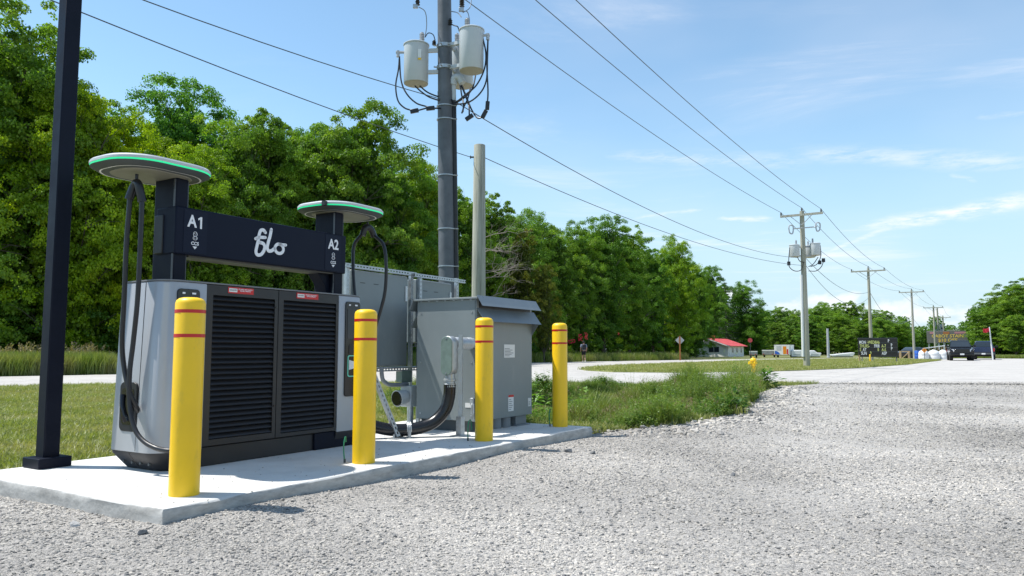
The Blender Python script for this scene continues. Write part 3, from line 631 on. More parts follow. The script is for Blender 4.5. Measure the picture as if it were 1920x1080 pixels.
# sign beam
b = MB(CO); b.box(0.862, 2.67, 1.272, 1.52, 1.612, 1.978); beam = b.build('sign_beam', M['navy2'], st, bevel=0.010)
b = MB(CO); b.box(1.0, 2.53, 1.30, 1.50, 1.600, 1.613); b.build('beam_underside', mat('beam_under', (0.06, 0.055, 0.045), 0.5), beam)
for (x0, x1) in ((0.93, 1.135), (2.40, 2.60)):
    b = MB(CO); b.box(x0, x1, 1.2692, 1.2722, 1.628, 1.964); b.build('end_plate', M['navy3'], beam)
def sgn_text(body, s, z, size, bold=0.0, sx=1.0): return text('lettering', body, size, M['whiteink'], beam, (s - CO[0], 1.268 - CO[1], z), bold=bold, sx=sx)
for s, name in ((1.030, 'A1'), (2.502, 'A2')):
    if name == 'A2': sgn_text(name, s, 1.872, 0.130, 0.0034, 0.86)
    else:
        sgn_text('A', s - 0.030, 1.872, 0.130, 0.0034, 0.86)
        b = MB(CO); b.prism_y([(s + 0.040, 1.826), (s + 0.056, 1.826), (s + 0.056, 1.919), (s + 0.043, 1.919), (s + 0.022, 1.906), (s + 0.022, 1.890), (s + 0.040, 1.900)], 1.2670, 1.2690); b.build('lettering', M['whiteink'], beam)
    sgn_text('CCS', s, 1.704, 0.036, 0.0010, 1.0)
    # connector outline above the letters, arrow below
    b = MB(CO)
    b.tube([(s + 0.017 * math.cos(R(a)), 1.268, 1.778 + 0.019 * math.sin(R(a))) for a in range(0, 361, 30)], 0.0022, 5)
    b.tube([(s + 0.019 * math.cos(R(a)), 1.268, 1.747 + 0.014 * math.sin(R(a))) for a in range(0, 361, 30)], 0.0022, 5)
    for dx_, dz_ in ((-0.007, 0.004), (0.007, 0.004), (0, -0.006)): b.cyl((s + dx_, 1.2665, 1.778 + dz_), (s + dx_, 1.2685, 1.778 + dz_), 0.0030, n=8)
    for dx_ in (-0.008, 0.008): b.cyl((s + dx_, 1.2665, 1.747), (s + dx_, 1.2685, 1.747), 0.0034, n=8)
    b.build('connector_symbol', M['whiteink'], beam)
    b = MB(CO); b.prism_y([(s - 0.02, 1.682), (s + 0.02, 1.682), (s, 1.660)], 1.2670, 1.2690); b.build('arrow_symbol', M['whiteink'], beam)
def ribbon(bm_, pts, w, y0=1.2665, y1=1.2705):
    # a flat brush stroke of even width
    P = spline(pts, 6); Lr = []; Rr = []
    for i, p_ in enumerate(P):
        d = (P[min(i + 1, len(P) - 1)] - P[max(i - 1, 0)]).normalized(); nrm = Vector((-d.z, 0, d.x))
        Lr.append(p_ + nrm * w / 2); Rr.append(p_ - nrm * w / 2)
    n_ = len(P); vs = [(q.x, y0, q.z) for q in Lr] + [(q.x, y0, q.z) for q in Rr] + [(q.x, y1, q.z) for q in Lr] + [(q.x, y1, q.z) for q in Rr]
    fs = []
    for i in range(n_ - 1):
        fs += [(i, i + 1, n_ + i + 1, n_ + i), (2 * n_ + i, i, i + 1, 2 * n_ + i + 1)[::-1], (n_ + i, n_ + i + 1, 3 * n_ + i + 1, 3 * n_ + i)]
    bm_.add(vs, fs)
    for e in (P[0], P[-1]): bm_.cyl((e.x, y0, e.z), (e.x, y1, e.z), w / 2, n=12)
lg = MB(CO)
def lp(pts): return [(1.765 + (x - 728) * 0.00172, 0, 1.800 - (y - 365) * 0.00128) for x, y in pts]
ribbon(lg, lp([(692, 300), (680, 287), (664, 292), (655, 318), (650, 360), (641, 410), (638, 440), (648, 457), (668, 452), (684, 428), (690, 398), (682, 378), (660, 372)]), 0.029)
ribbon(lg, lp([(634, 352), (655, 340), (692, 334)]), 0.027)
ribbon(lg, lp([(728, 274), (722, 315), (712, 360), (706, 398), (714, 420), (734, 416), (752, 398)]), 0.029)
ribbon(lg, lp([(781 + 27 * math.cos(R(a)), 396 + 32 * -math.sin(R(a))) for a in range(80, 445, 26)]), 0.027)
ribbon(lg, lp([(781, 364), (800, 366), (822, 364)]), 0.027)
lg.build('logo_lettering', M['whiteink'], beam)
# cable canopies
def can(cx_, cy_, z, k, dx_=0.0): return [(cx_ + (x) * k, cy_ + (y) * k, z) for x, y in rrect(-0.41, 0.41, -0.35, 0.35, 0.285, 10)]
for cx_ in (0.765, 2.775):
    b = MB(CO); b.loft([can(cx_, 1.45, 2.249, 0.985), can(cx_, 1.45, 2.251, 0.992), can(cx_, 1.45, 2.268, 0.992), can(cx_, 1.45, 2.280, 0.965), can(cx_, 1.45, 2.286, 0.88)])
    cn = b.build('canopy', M['canopy'], st, smooth=True)
    b = MB(CO); b.loft([can(cx_, 1.45, 2.236, 0.978), can(cx_, 1.45, 2.2486, 0.986)]); b.build('light_strip', M['glow'], cn, smooth=True)
    b = MB(CO); b.loft([can(cx_, 1.45, 2.204, 0.76), can(cx_, 1.45, 2.207, 0.86), can(cx_, 1.45, 2.2355, 0.982)]); b.build('lower_rim', M['darkbase'], cn, smooth=True)
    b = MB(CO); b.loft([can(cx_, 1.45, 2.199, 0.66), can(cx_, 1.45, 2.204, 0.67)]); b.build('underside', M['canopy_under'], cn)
    ro = can(cx_, 1.45, 2.2035, 0.83); ri = can(cx_, 1.45, 2.2035, 0.80); n_ = len(ro)
    b = MB(CO); b.add(ro + ri, [(i, (i + 1) % n_, n_ + (i + 1) % n_, n_ + i) for i in range(n_)]); b.build('rim_line', M['label'], cn)
    if cx_ > 2: b = MB(CO); b.box(2.35, 2.385, 1.24, 1.28, 2.228, 2.268); b.build('sensor', M['black'], cn)
# charging cables
def cable(pts, r=0.0175, name='cable'):
    b = MB(CO); b.tube(spline(pts, 8), r, 10); return b.build(name, M['rubber'], st, smooth=True)
hs, ht, hz = 0.60, 1.375, 2.10
b = MB(CO); b.tube([(hs, ht, 2.18), (hs, ht, hz)], 0.012, 8); b.tube(spline([(hs - 0.02, ht + 0.055, hz - 0.11), (hs, ht + 0.03, hz - 0.01), (hs, ht, hz + 0.015), (hs, ht - 0.03, hz - 0.01), (hs + 0.02, ht - 0.05, hz - 0.13)], 5), 0.030, 10)
b.build('cable_hanger', M['rubber'], st, smooth=True)
cable([(hs - 0.02, ht + 0.05, hz - 0.08)] + [on_s(u, v, s_) for u, v, s_ in [(243, 380, 0.58), (237, 460, 0.58), (233, 560, 0.585), (229, 640, 0.59), (233, 690, 0.60), (243, 735, 0.605), (254, 760, 0.64), (262, 776, 0.70)]])
cable([(hs + 0.015, ht - 0.035, hz - 0.07)] + [on_s(u, v, s_) for u, v, s_ in [(266, 380, 0.615), (263, 460, 0.615), (258, 560, 0.615), (250, 640, 0.615), (243, 700, 0.60), (243, 760, 0.60), (252, 802, 0.60), (268, 826, 0.61), (292, 840, 0.63), (318, 845, 0.655), (340, 840, 0.73)]])
# holster with the plug
b = MB(CO)
hp_o = [(0, y, z) for y, z in rrect(1.365, 1.575, 0.285, 0.645, 0.045, 5)]
b.loft([[(0.663, y, z) for _, y, z in hp_o], [(0.70, y, z) for _, y, z in hp_o]]); hol = b.build('holster', M['black'], st, bevel=0.004)
b = MB(CO); b.loft([[(0.6605, y, z) for y, z in rrect(1.395, 1.545, 0.335, 0.60, 0.03, 5)], [(0.6635, y, z) for y, z in rrect(1.395, 1.545, 0.335, 0.60, 0.03, 5)]]); b.build('holster_recess', M['glossblack'], hol)
b = MB(CO); b.tube(spline([(0.64, 1.50, 0.55), (0.625, 1.47, 0.47), (0.63, 1.445, 0.40)], 5), [0.02] * 11, 10); b.tube([(0.63, 1.447, 0.405), (0.645, 1.435, 0.365)], [0.03, 0.033], 12); b.build('plug', M['glossblack'], hol, smooth=True)
b = MB(CO); b.box(0.622, 0.64, 1.415, 1.44, 0.372, 0.395); b.build('plug_tip', M['label'], hol)
# right-hand cable
hs, ht, hz = 3.07, 1.37, 2.10
b = MB(CO); b.tube([(hs, ht, 2.18), (hs, ht, hz + 0.02)], 0.012, 8); b.tube(spline([(hs - 0.05, ht + 0.02, hz - 0.06), (hs - 0.035, ht + 0.005, hz + 0.01), (hs + 0.0, ht, hz + 0.03), (hs + 0.045, ht - 0.01, hz + 0.01), (hs + 0.08, ht - 0.02, hz - 0.06)], 5), 0.033, 10)
b.build('cable_hanger', M['rubber'], st, smooth=True)
cable([(hs - 0.05, ht + 0.02, hz - 0.04)] + [on_s(u, v, s_) for u, v, s_ in [(664, 460, 3.0), (662, 500, 2.98), (664, 540, 2.96), (668, 580, 2.94), (672, 640, 2.90), (676, 700, 2.84)]])
cable([(hs + 0.07, ht - 0.015, hz - 0.04)] + [on_s(u, v, s_) for u, v, s_ in [(719, 460, 3.12), (724, 500, 3.12), (722, 545, 3.12), (714, 580, 3.10), (705, 610, 3.07), (695, 660, 3.0), (688, 720, 2.92)]])

# ------------------------------------------------------------------ bollards
bol_names = ['yellow bollard nearest the lot corner, in front of the silver left end of the charger', 'yellow bollard in front of the right-hand end of the charger',
             'yellow bollard in front of the grey transformer cabinet', 'yellow bollard at the far end of the concrete pad, beside the weeds']
bol = None
for k, (s, t) in enumerate(((0.325, 0.285), (1.89, 0.275), (3.615, 0.30), (5.245, 0.33))):
    if bol is None:
        bol = empty('bollard', pad(s, t), PROT); r = 0.089
        b = MB(); b.lathe([(r - 0.001, 0), (r, 0.01), (r, 1.165), (r - 0.006, 1.185), (r - 0.022, 1.198), (r * 0.5, 1.204), (0.001, 1.206)], n=40); b.build('sleeve', M['yellow'], bol, smooth=True)
        for z0 in (0.955, 1.105):
            b = MB(); b.lathe([(r - 0.004, z0), (r + 0.0012, z0 + 0.0015), (r + 0.0012, z0 + 0.0225), (r - 0.004, z0 + 0.024)], n=40); b.build('red_band', M['red'], bol, smooth=True)
        o = bol
    else: o = copy_tree(bol)
    o.location = pad(s, t); o.rotation_euler = (0, 0, PROT + 1.3 * k); tag(o, bol_names[k], 'bollard', 'bollards along the pad edge')
for k, (s, t) in enumerate(((1.80, 0.40), (3.54, 0.42), (5.17, 0.43))):
    w = empty('ground_wire', pad(s, t), PROT, ['green wire stub beside the bollard at the right end of the charger', 'green wire loop sprouting beside the bollard before the grey cabinet', 'green wire stub beside the farthest bollard on the pad'][k], 'wire', 'green ground wires')
    b = MB()
    if k == 1: b.tube(spline([(-0.03, 0, 0), (-0.028, 0, 0.13), (-0.01, 0, 0.19), (0.02, 0, 0.19), (0.035, 0, 0.10)], 6), 0.006, 6)
    else: b.tube(spline([(0.01, 0, 0), (0.0, 0.004, 0.12), (0.012, 0, 0.2), (0.02, 0, 0.16)], 6), 0.006, 6)
    b.build('wire_loop', M['greywire'], w, smooth=True)
    b = MB(); b.cyl((-0.028 if k == 1 else 0.01, 0, 0), (-0.028 if k == 1 else 0.01, 0, 0.03), 0.009, n=8); b.build('wire_sleeve', M['darkbase'], w)

# ------------------------------------------------------------------ black square post at the left
w = empty('steel_post', pad(0.47, 2.17), PROT, 'tall black square steel post standing on the left end of the pad', 'post')
b = MB(); b.box(-0.06, 0.06, -0.06, 0.06, 0.05, 3.88); b.build('shaft', M['navy'], w, bevel=0.008)
b = MB(); b.box(-0.12, 0.12, -0.12, 0.12, 0.002, 0.078); b.build('base_cover', M['navy'], w, bevel=0.006)

# ------------------------------------------------------------------ grey transformer cabinet
TO = (4.735, 1.17, 0)
tx = empty('transformer_cabinet', pad(*TO), PROT, 'large grey ventilated transformer cabinet with rain hoods on the pad', 'transformer cabinet')
s0, s1, t0, t1 = 4.14, 5.33, 0.76, 1.58
b = MB(TO); b.box(s0, s1, t0, t1, 0.118, 1.44); body = b.build('housing', M['greybox'], tx, bevel=0.006)
b = MB(TO); b.box(s0 + 0.04, s1 - 0.42, t0 + 0.10, t1 - 0.04, 0.002, 0.12); b.build('base_frame', M['darkbase'], tx)
b = MB(TO); b.box(s0 - 0.03, s1 + 0.02, t0 - 0.03, t1 + 0.03, 1.441, 1.462); roof = b.build('roof', M['greybox'], tx, bevel=0.003)
def hood(pa, name, th=0.006, x0=s0 - 0.035, x1=s1 + 0.05):
    b = MB(TO); (ya, za), (yb, zb) = pa
    b.add([(x0, ya, za), (x1, ya, za), (x1, yb, zb), (x0, yb, zb), (x0, ya + th, za + th), (x1, ya + th, za + th), (x1, yb, zb + th * 1.6), (x0, yb, zb + th * 1.6)][:8],
          [(0, 1, 2, 3), (4, 7, 6, 5), (0, 4, 5, 1), (1, 5, 6, 2), (2, 6, 7, 3), (3, 7, 4, 0)])
    return b.build(name, M['bluegrey'], tx)
hood(((t0 - 0.105, 1.362), (t0 - 0.028, 1.470)), 'upper_hood'); hood(((t0 - 0.11, 1.195), (t0 - 0.002, 1.335)), 'lower_hood', x0=s0 + 0.002, x1=s1 + 0.045)
b = MB(TO); b.prism_x([(t0 - 0.10, 1.198), (t0 - 0.002, 1.325), (t0 - 0.002, 1.06)], s1 - 0.008, s1 - 0.002); b.build('hood_bracket', M['bluegrey'], tx)
b = MB(TO); b.box(s0 + 0.05, s1 - 0.05, t0 - 0.004, t0 - 0.001, 1.33, 1.43); b.build('vent_mesh', M['black'], tx)
# hoods on the back side show past the left end
b = MB(TO); b.add([(s0 - 0.03, t1 + 0.10, 1.33), (s1, t1 + 0.10, 1.33), (s1, t1 + 0.028, 1.465), (s0 - 0.03, t1 + 0.028, 1.465), (s0 - 0.03, t1 + 0.105, 1.335), (s1, t1 + 0.105, 1.335), (s1, t1 + 0.03, 1.472), (s0 - 0.03, t1 + 0.03, 1.472)],
                  [(0, 1, 2, 3), (4, 7, 6, 5), (0, 4, 5, 1), (1, 5, 6, 2), (2, 6, 7, 3), (3, 7, 4, 0)]); b.build('rear_hood', M['bluegrey'], tx)
b = MB(TO); b.add([(s0, t1 + 0.10, 1.14), (s1, t1 + 0.10, 1.14), (s1, t1 + 0.002, 1.28), (s0, t1 + 0.002, 1.28), (s0, t1 + 0.105, 1.146), (s1, t1 + 0.105, 1.146), (s1, t1 + 0.002, 1.29), (s0, t1 + 0.002, 1.29)],
                  [(0, 1, 2, 3), (4, 7, 6, 5), (0, 4, 5, 1), (1, 5, 6, 2), (2, 6, 7, 3), (3, 7, 4, 0)]); b.build('rear_hood', M['bluegrey'], tx)
for k in range(7):
    b = MB(TO); b.box(s0 - 0.006, s0 + 0.004, t0 + 0.06 + k * 0.115, t0 + 0.085 + k * 0.115, 1.428, 1.4395); b.build('roof_clip', M['steel'], body)
for yy, zz_ in ((t0 + 0.06, 1.30), (t1 - 0.06, 1.30), (t0 + 0.06, 0.18), (t1 - 0.06, 0.18), (t0 + 0.06, 0.75), (t1 - 0.06, 0.75)):
    b = MB(TO); b.cyl((s0 - 0.006, yy, zz_), (s0 + 0.002, yy, zz_), 0.009, n=8); b.build('screw', M['steel'], body)
for zz_ in (0.16, 0.42, 0.70, 0.98):
    for xx in (s0 + 0.03, s1 - 0.03): q = MB(TO); q.cyl((xx, t0 - 0.006, zz_), (xx, t0 + 0.002, zz_), 0.008, n=8); q.build('screw', M['steel'], body)
q = MB(TO); q.box(s0 + 0.012, s0 + 0.016, t0 - 0.0025, t0 - 0.0005, 0.125, 1.17); q.build('panel_seam', M['darkbase'], body)
q = MB(TO); q.box(s0 - 0.0025, s0 - 0.0005, t0 + 0.012, t0 + 0.016, 0.125, 1.42); q.build('panel_seam', M['darkbase'], body)
for (x0, x1, z0, z1, rd) in ((4.70, 4.93, 0.80, 0.95, 0), (4.79, 4.905, 0.185, 0.37, 1), (5.235, 5.30, 0.215, 0.315, 0)):
    b = MB(TO); b.box(x0, x1, t0 - 0.003, t0 - 0.0008, z0, z1); pl_ = b.build('data_plate', M['label'], tx)
    if rd: q = MB(TO); q.box(x0, x1, t0 - 0.0048, t0 - 0.0032, z1 - 0.025, z1); q.build('plate_header', M['red'], pl_)
    nl = 6 if rd or x1 - x0 > 0.1 else 3
    for k in range(nl):
        zc = z0 + 0.016 + (z1 - z0 - 0.05) * k / nl
        q = MB(TO); q.box(x0 + 0.012, x0 + 0.012 + (x1 - x0 - 0.024) * (0.5 + 0.5 * ((k * 7) % 5) / 5), t0 - 0.0046, t0 - 0.0032, zc, zc + 0.007); q.build('print_line', M['pvc'], pl_)
b = MB(TO); b.box(s0 - 0.004, s0 - 0.001, t0 + 0.045, t0 + 0.14, 0.265, 0.315); b.build('data_plate', M['label'], tx)
b = MB(TO); b.box(s0 - 0.03, s0 - 0.001, t0 + 0.02, t0 + 0.06, 0.30, 0.37); b.cyl((s0 - 0.02, t0 + 0.03, 0.20), (s0 - 0.02, t0 + 0.03, 0.31), 0.02, n=10); b.build('ground_lug', M['steel'], tx, bevel=0.003)
for sx_ in (4.66, 4.86):
    b = MB(TO); b.cyl((sx_, t0 + 0.10, 0.001), (sx_, t0 + 0.10, 0.125), 0.075, n=20); b.build('conduit_stub', M['pvc'], tx, smooth=True)
b = MB(TO); b.box(5.02, 5.26, t0 + 0.04, t0 + 0.26, 0.012, 0.12); b.box(4.98, 5.30, t0 + 0.0, t0 + 0.3, 0.002, 0.0125); b.build('cabinet_foot', M['pvc'], tx, bevel=0.003)

# ------------------------------------------------------------------ strut rack with electrical enclosures
RO = (4.35, 1.95, 0)
rk = empty('strut_rack', pad(*RO), PROT, 'galvanised perforated strut rack standing behind the chargers', 'equipment rack')
def strut(bm_, p0, p1, w=0.041, d=0.041, face=(0, -1, 0)):
    # slotted channel: two flanges and a laddered web, so that the slots are open
    p0 = Vector(p0); p1 = Vector(p1); ax = (p1 - p0); L_ = ax.length; ax.normalize(); f = Vector(face); sd = ax.cross(f).normalized(); f = sd.cross(ax).normalized()
    Mx = Matrix((sd.to_4d(), f.to_4d(), ax.to_4d(), (0, 0, 0, 1))).transposed(); Mx.translation = p0
    for q in (-1, 1): bm_.box(q * w / 2 - 0.0015, q * w / 2 + 0.0015, -d / 2, d / 2, 0, L_, Mx)
    bm_.box(-w / 2 + 0.0016, -0.007, d / 2 - 0.003, d / 2, 0, L_, Mx); bm_.box(0.007, w / 2 - 0.0016, d / 2 - 0.003, d / 2, 0, L_, Mx)
    k = 0.0
    while k < L_ - 0.03:
        bm_.box(-0.0069, 0.0069, d / 2 - 0.0029, d / 2 - 0.0001, k, k + 0.022, Mx); k += 0.050
    for q in (-1, 1): bm_.box(q * (w / 2 - 0.005) - 0.0034, q * (w / 2 - 0.005) + 0.0034, -d / 2, -d / 2 + 0.003, 0, L_, Mx)
for sx_ in (3.38, 4.47, 5.40):
    b = MB(RO); strut(b, (sx_, 1.95, 0.006), (sx_, 1.95, 1.83)); up_ = b.build('upright', M['steel'], rk)
    b = MB(RO); b.box(sx_ - 0.07, sx_ + 0.07, 1.88, 2.02, 0.001, 0.007); b.build('foot_plate', M['steel'], up_)
b = MB(RO); strut(b, (3.30, 1.908, 1.80), (4.50, 1.908, 1.80)); b.build('rail', M['steel'], rk)
b = MB(RO); strut(b, (4.42, 1.865, 1.785), (5.46, 1.865, 1.785)); b.build('rail', M['steel'], rk)
b = MB(RO); strut(b, (3.36, 1.908, 0.665), (4.52, 1.908, 0.665)); b.build('rail', M['steel'], rk)
b = MB(RO); strut(b, (4.42, 1.86, 0.95), (5.44, 1.86, 0.95)); b.build('rail', M['steel'], rk)
b = MB(RO); strut(b, (4.53, 1.865, 0.02), (4.53, 1.865, 1.80)); b.build('upright', M['steel'], rk)
for (x0, x1, y0, y1, z0, z1, lab) in ((3.44, 4.385, 1.935, 2.13, 0.70, 1.765, 'wide grey metal switch enclosure mounted on the rack right behind the charger'), (4.60, 5.32, 1.975, 2.15, 0.98, 1.755, 'smaller grey enclosure on the rack, above the transformer cabinet roof')):
    c = ((x0 + x1) / 2, (y0 + y1) / 2, z0)
    e_ = empty('electrical_enclosure', pad(*c), PROT, lab, 'electrical box', 'boxes on the strut rack')
    b = MB(c); b.box(x0, x1, y0, y1, z0, z1); b.build('box', M['greybox'], e_, bevel=0.008)
    b = MB(c); b.box(x0 + 0.012, x1 - 0.012, y0 - 0.014, y0 - 0.001, z0 + 0.012, z1 - 0.012); dr = b.build('cover', M['greybox'], e_, bevel=0.005)
    b = MB(c); b.box(x1 - 0.06, x1 - 0.03, y0 - 0.03, y0 - 0.0142, z1 - 0.30, z1 - 0.12); b.build('handle', M['label'], dr, bevel=0.004)
    for k in range(2):
        q = MB(c); q.box(x0 + 0.12 + 0.22 * k, x0 + 0.2 + 0.22 * k, y0 - 0.0165, y0 - 0.0142, z1 - 0.14, z1 - 0.132); q.build('slot_mark', M['darkbase'], dr)
c = (4.27, 1.90, 0.56)
e_ = empty('junction_box', pad(*c), PROT, 'small grey junction box under the wide enclosure on the rack', 'electrical box', 'boxes on the strut rack')
b = MB(c); b.box(4.19, 4.35, 1.84, 1.93, 0.515, 0.64); b.build('box', M['condbody'], e_, bevel=0.005)
b = MB(c); b.box(4.185, 4.355, 1.832, 1.84, 0.51, 0.645); b.build('cover', M['condbody'], e_, bevel=0.002)
c = (4.22, 1.75, 0.0)
e_ = empty('meter_box', pad(*c), PROT, 'low light grey box with a round lens fixed at the rack foot above the hose', 'electrical box', 'boxes on the strut rack')
b = MB(c); b.box(4.19, 4.40, 1.70, 1.86, 0.235, 0.475); b.build('box', M['tank'], e_, bevel=0.01)
b = MB(c); b.tube([(4.19, 1.78, 0.35), (4.06, 1.80, 0.335)], [0.075, 0.095], 18); b.build('lens_hood', M['tank'], e_, smooth=True)
b = MB(c); b.tube([(4.062, 1.80, 0.335), (4.050, 1.802, 0.334)], [0.088, 0.08], 18); b.build('lens', M['glossblack'], e_, smooth=True)
b = MB(c); b.tube([(4.30, 1.79, 0.002), (4.30, 1.79, 0.24)], 0.03, 12); b.build('stand', M['steel'], e_, smooth=True)
b = MB(); b.tube([Vector(q) - Vector((3.9, 1.86, 0.5)) for q in spline([(3.80, 1.80, 0.70), (3.80, 1.80, 0.62), (3.83, 1.80, 0.545), (3.93, 1.81, 0.50), (4.05, 1.82, 0.49), (4.28, 1.83, 0.49)], 6)], 0.024, 10)
o = b.build('bent_conduit', M['pvc'], None, smooth=True); o.location = pad(3.9, 1.86, 0.5); o.rotation_euler = (0, 0, PROT); tag(o, 'bent grey conduit running from the wide enclosure down to the low box', 'conduit')
# diagonal brace
c = (3.31, 1.13, 0); a_ = empty('strut_brace', pad(*c), PROT, 'bright galvanised diagonal brace bolted to the pad behind a bollard', 'brace')
b = MB(c); strut(b, (3.30, 1.13, 0.02), (3.12, 1.36, 0.74), face=(-0.3, -1, 0.2)); b.build('channel', M['steel'], a_)
b = MB(c); b.box(3.20, 3.40, 1.07, 1.19, 0.001, 0.010); b.build('foot_plate', M['steel'], a_)
for dx_ in (-0.07, 0.06):
    b = MB(c); b.cyl((3.31 + dx_, 1.13, 0.01), (3.31 + dx_, 1.13, 0.045), 0.009, n=8); b.build('anchor_bolt', M['steel'], a_)
# strut post with the conduit body
c = (3.80, 0.72, 0); a_ = empty('strut_post', pad(*c), PROT, 'upright galvanised strut post in front of the grey cabinet', 'post')
b = MB(c); strut(b, (3.80, 0.72, 0.012), (3.80, 0.72, 1.045), face=(0.5, -1, 0)); b.build('channel', M['steel'], a_)
b = MB(c); b.box(3.70, 3.90, 0.66, 0.78, 0.001, 0.012); b.box(3.765, 3.835, 0.69, 0.75, 0.0121, 0.20); b.build('foot_plate', M['steel'], a_)
c = (3.74, 0.80, 0.6); a_ = empty('conduit_body', pad(*c), PROT, 'oval green grey conduit elbow body clamped to the strut post', 'conduit fitting')
b = MB(c); ov = rrect(0.735, 0.885, 0.62, 1.03, 0.074, 8); b.prism_x(ov, 3.68, 3.775); b.build('body', M['steel'], a_, bevel=0.01)
b = MB(c); b.prism_x(rrect(0.738, 0.882, 0.624, 1.026, 0.071, 8), 3.668, 3.680); cv = b.build('cover', M['condbody'], a_, bevel=0.004)
for zz_ in (0.645, 1.005):
    b = MB(c); b.cyl((3.664, 0.81, zz_), (3.669, 0.81, zz_), 0.010, n=8); b.build('screw', M['steel'], cv)
b = MB(c); b.lathe([(0.055, 0.50), (0.062, 0.505), (0.062, 0.535), (0.055, 0.54), (0.054, 0.56), (0.066, 0.565), (0.066, 0.585), (0.055, 0.59), (0.052, 0.64)], (3.735, 0.81, 0), 20); b.build('coupling', M['steel'], a_, smooth=True)
b = MB(c); x_ = 3.776
prof = [(x_, 0.055)]
for k in range(8): prof += [(x_ + 0.02 + k * 0.042, 0.066), (x_ + 0.04 + k * 0.042, 0.056)]
prof.append((4.135, 0.06)); b.tube([(x, 0.81, 0.955) for x, r_ in prof], [r_ for x, r_ in prof], 18); b.build('threaded_connector', M['steel'], a_, smooth=True)
hp = [(3.735, 0.81, 0.53), (3.735, 0.82, 0.40), (3.70, 0.85, 0.26), (3.60, 0.93, 0.14), (3.45, 1.06, 0.085), (3.28, 1.22, 0.085), (3.10, 1.38, 0.15), (2.98, 1.50, 0.24), (2.85, 1.60, 0.30), (2.76, 1.62, 0.30)]
b = MB(); b.tube([Vector(q) - Vector((3.45, 1.06, 0)) for q in spline(hp, 8)], 0.063, 18)
o = b.build('flexible_conduit', M['hose'], None, smooth=True); o.location = pad(3.45, 1.06); o.rotation_euler = (0, 0, PROT); tag(o, 'thick black conduit hose sagging across the pad to the charger', 'conduit')
c = (3.42, 1.09, 0); a_ = empty('pipe_clamp', pad(*c), PROT, 'small galvanised clamp holding the black hose above the pad', 'clamp')
b = MB(c); d_ = Vector((-0.72, 0.69, 0)); q_ = Vector((0.69, 0.72, 0))
pc = Vector((3.42, 1.09, 0.086)); ringp = [pc + (q_ * math.cos(R(a)) + Vector((0, 0, 1)) * math.sin(R(a))) * 0.068 for a in range(-20, 201, 20)]
for off_ in (-0.016, 0.0, 0.016): b.tube([p_ + d_ * off_ for p_ in ringp] , 0.008, 6)
b.build('strap', M['steel'], a_); b = MB(c)
for sg in (-1, 1):
    e0 = pc + q_ * 0.07 * sg; b.box(e0.x - 0.012, e0.x + 0.012, e0.y - 0.012, e0.y + 0.012, 0.001, 0.085)
b.build('leg', M['steel'], a_)

# loose rocks by the pad edge
def rock(name, loc, size, m, label, seed, group=None):
    r = random.Random(seed); bm = bmesh.new(); bmesh.ops.create_icosphere(bm, subdivisions=2, radius=1)
    pl = [(Vector((r.gauss(0, 1), r.gauss(0, 1), r.gauss(0, 1))).normalized(), r.uniform(0.45, 0.8)) for _ in range(11)]
    for v in bm.verts:
        p = v.co.copy()
        for n, d in pl:
            k = p.dot(n) - d
            if k > 0: p -= n * k
        v.co = Vector((p.x * size, p.y * size * 0.85, p.z * size * 0.75))
    me = bpy.data.meshes.new(name); bm.to_mesh(me); bm.free(); me.materials.append(m)
    o = bpy.data.objects.new(name, me); COL.objects.link(o); o.location = loc; o.rotation_euler = (0, 0, seed); return tag(o, label, 'rock', group)
for k, (u, v, sz, mm, lab) in enumerate([(1088, 811, 0.075, 'rock', 'larger of two pale rocks lying against the pad end'), (1077, 814, 0.055, 'rock', 'smaller of two pale rocks lying against the pad end'), (1066, 846, 0.05, 'darkrock', 'dark stone on the gravel beyond the third bollard shadow'),
                                  (1112, 848, 0.04, 'darkrock', 'grey stone on the gravel below the pad corner'), (1374, 890, 0.03, 'darkrock', 'small black stone alone in the middle of the gravel lot'), (267, 1002, 0.035, 'darkrock', 'dark stone in the gravel left of the pad corner'), (140, 985, 0.035, 'rock', 'flat pale stone in the gravel beside the sunlit pad end')]):
    p = gp(u, v, -0.09); rock('rock', (p.x, p.y, gravel_z(p.x, p.y) + sz * 0.25), sz, M[mm], lab, k + 3, 'loose rocks on the gravel')

# ------------------------------------------------------------------ near utility pole with three transformers
ND = 15.0
NB = Vector((-1.26, ND, -0.02)); NLEAN = Vector((-0.017, 0, 1)).normalized()
def npt(h, dx_=0, dy_=0): return NLEAN * h + Vector((dx_, dy_, 0))           # local point on the leaning pole
pl = empty('utility_pole', NB, 0, 'near grey utility pole carrying three grey can transformers', 'utility pole')
def nz(v): return at(838, v, ND).z - NB.z
b = MB(); b.tube([npt(0), npt(nz(172)), npt(nz(172)), npt(9.9)], [0.175, 0.158, 0.150, 0.135], 24); b.build('shaft', M['polegrey'], pl, smooth=True)
def coil(bm_, p, L_, r, n=7, ax=Vector((0, 0, 1))):
    pts = []; rs = []
    for k in range(n):
        pts += [p + ax * (L_ * k / n), p + ax * (L_ * (k + 0.5) / n)]; rs += [r, r * 0.62]
    pts.append(p + ax * L_); rs.append(r * 0.6); bm_.tube(pts, rs, 12)
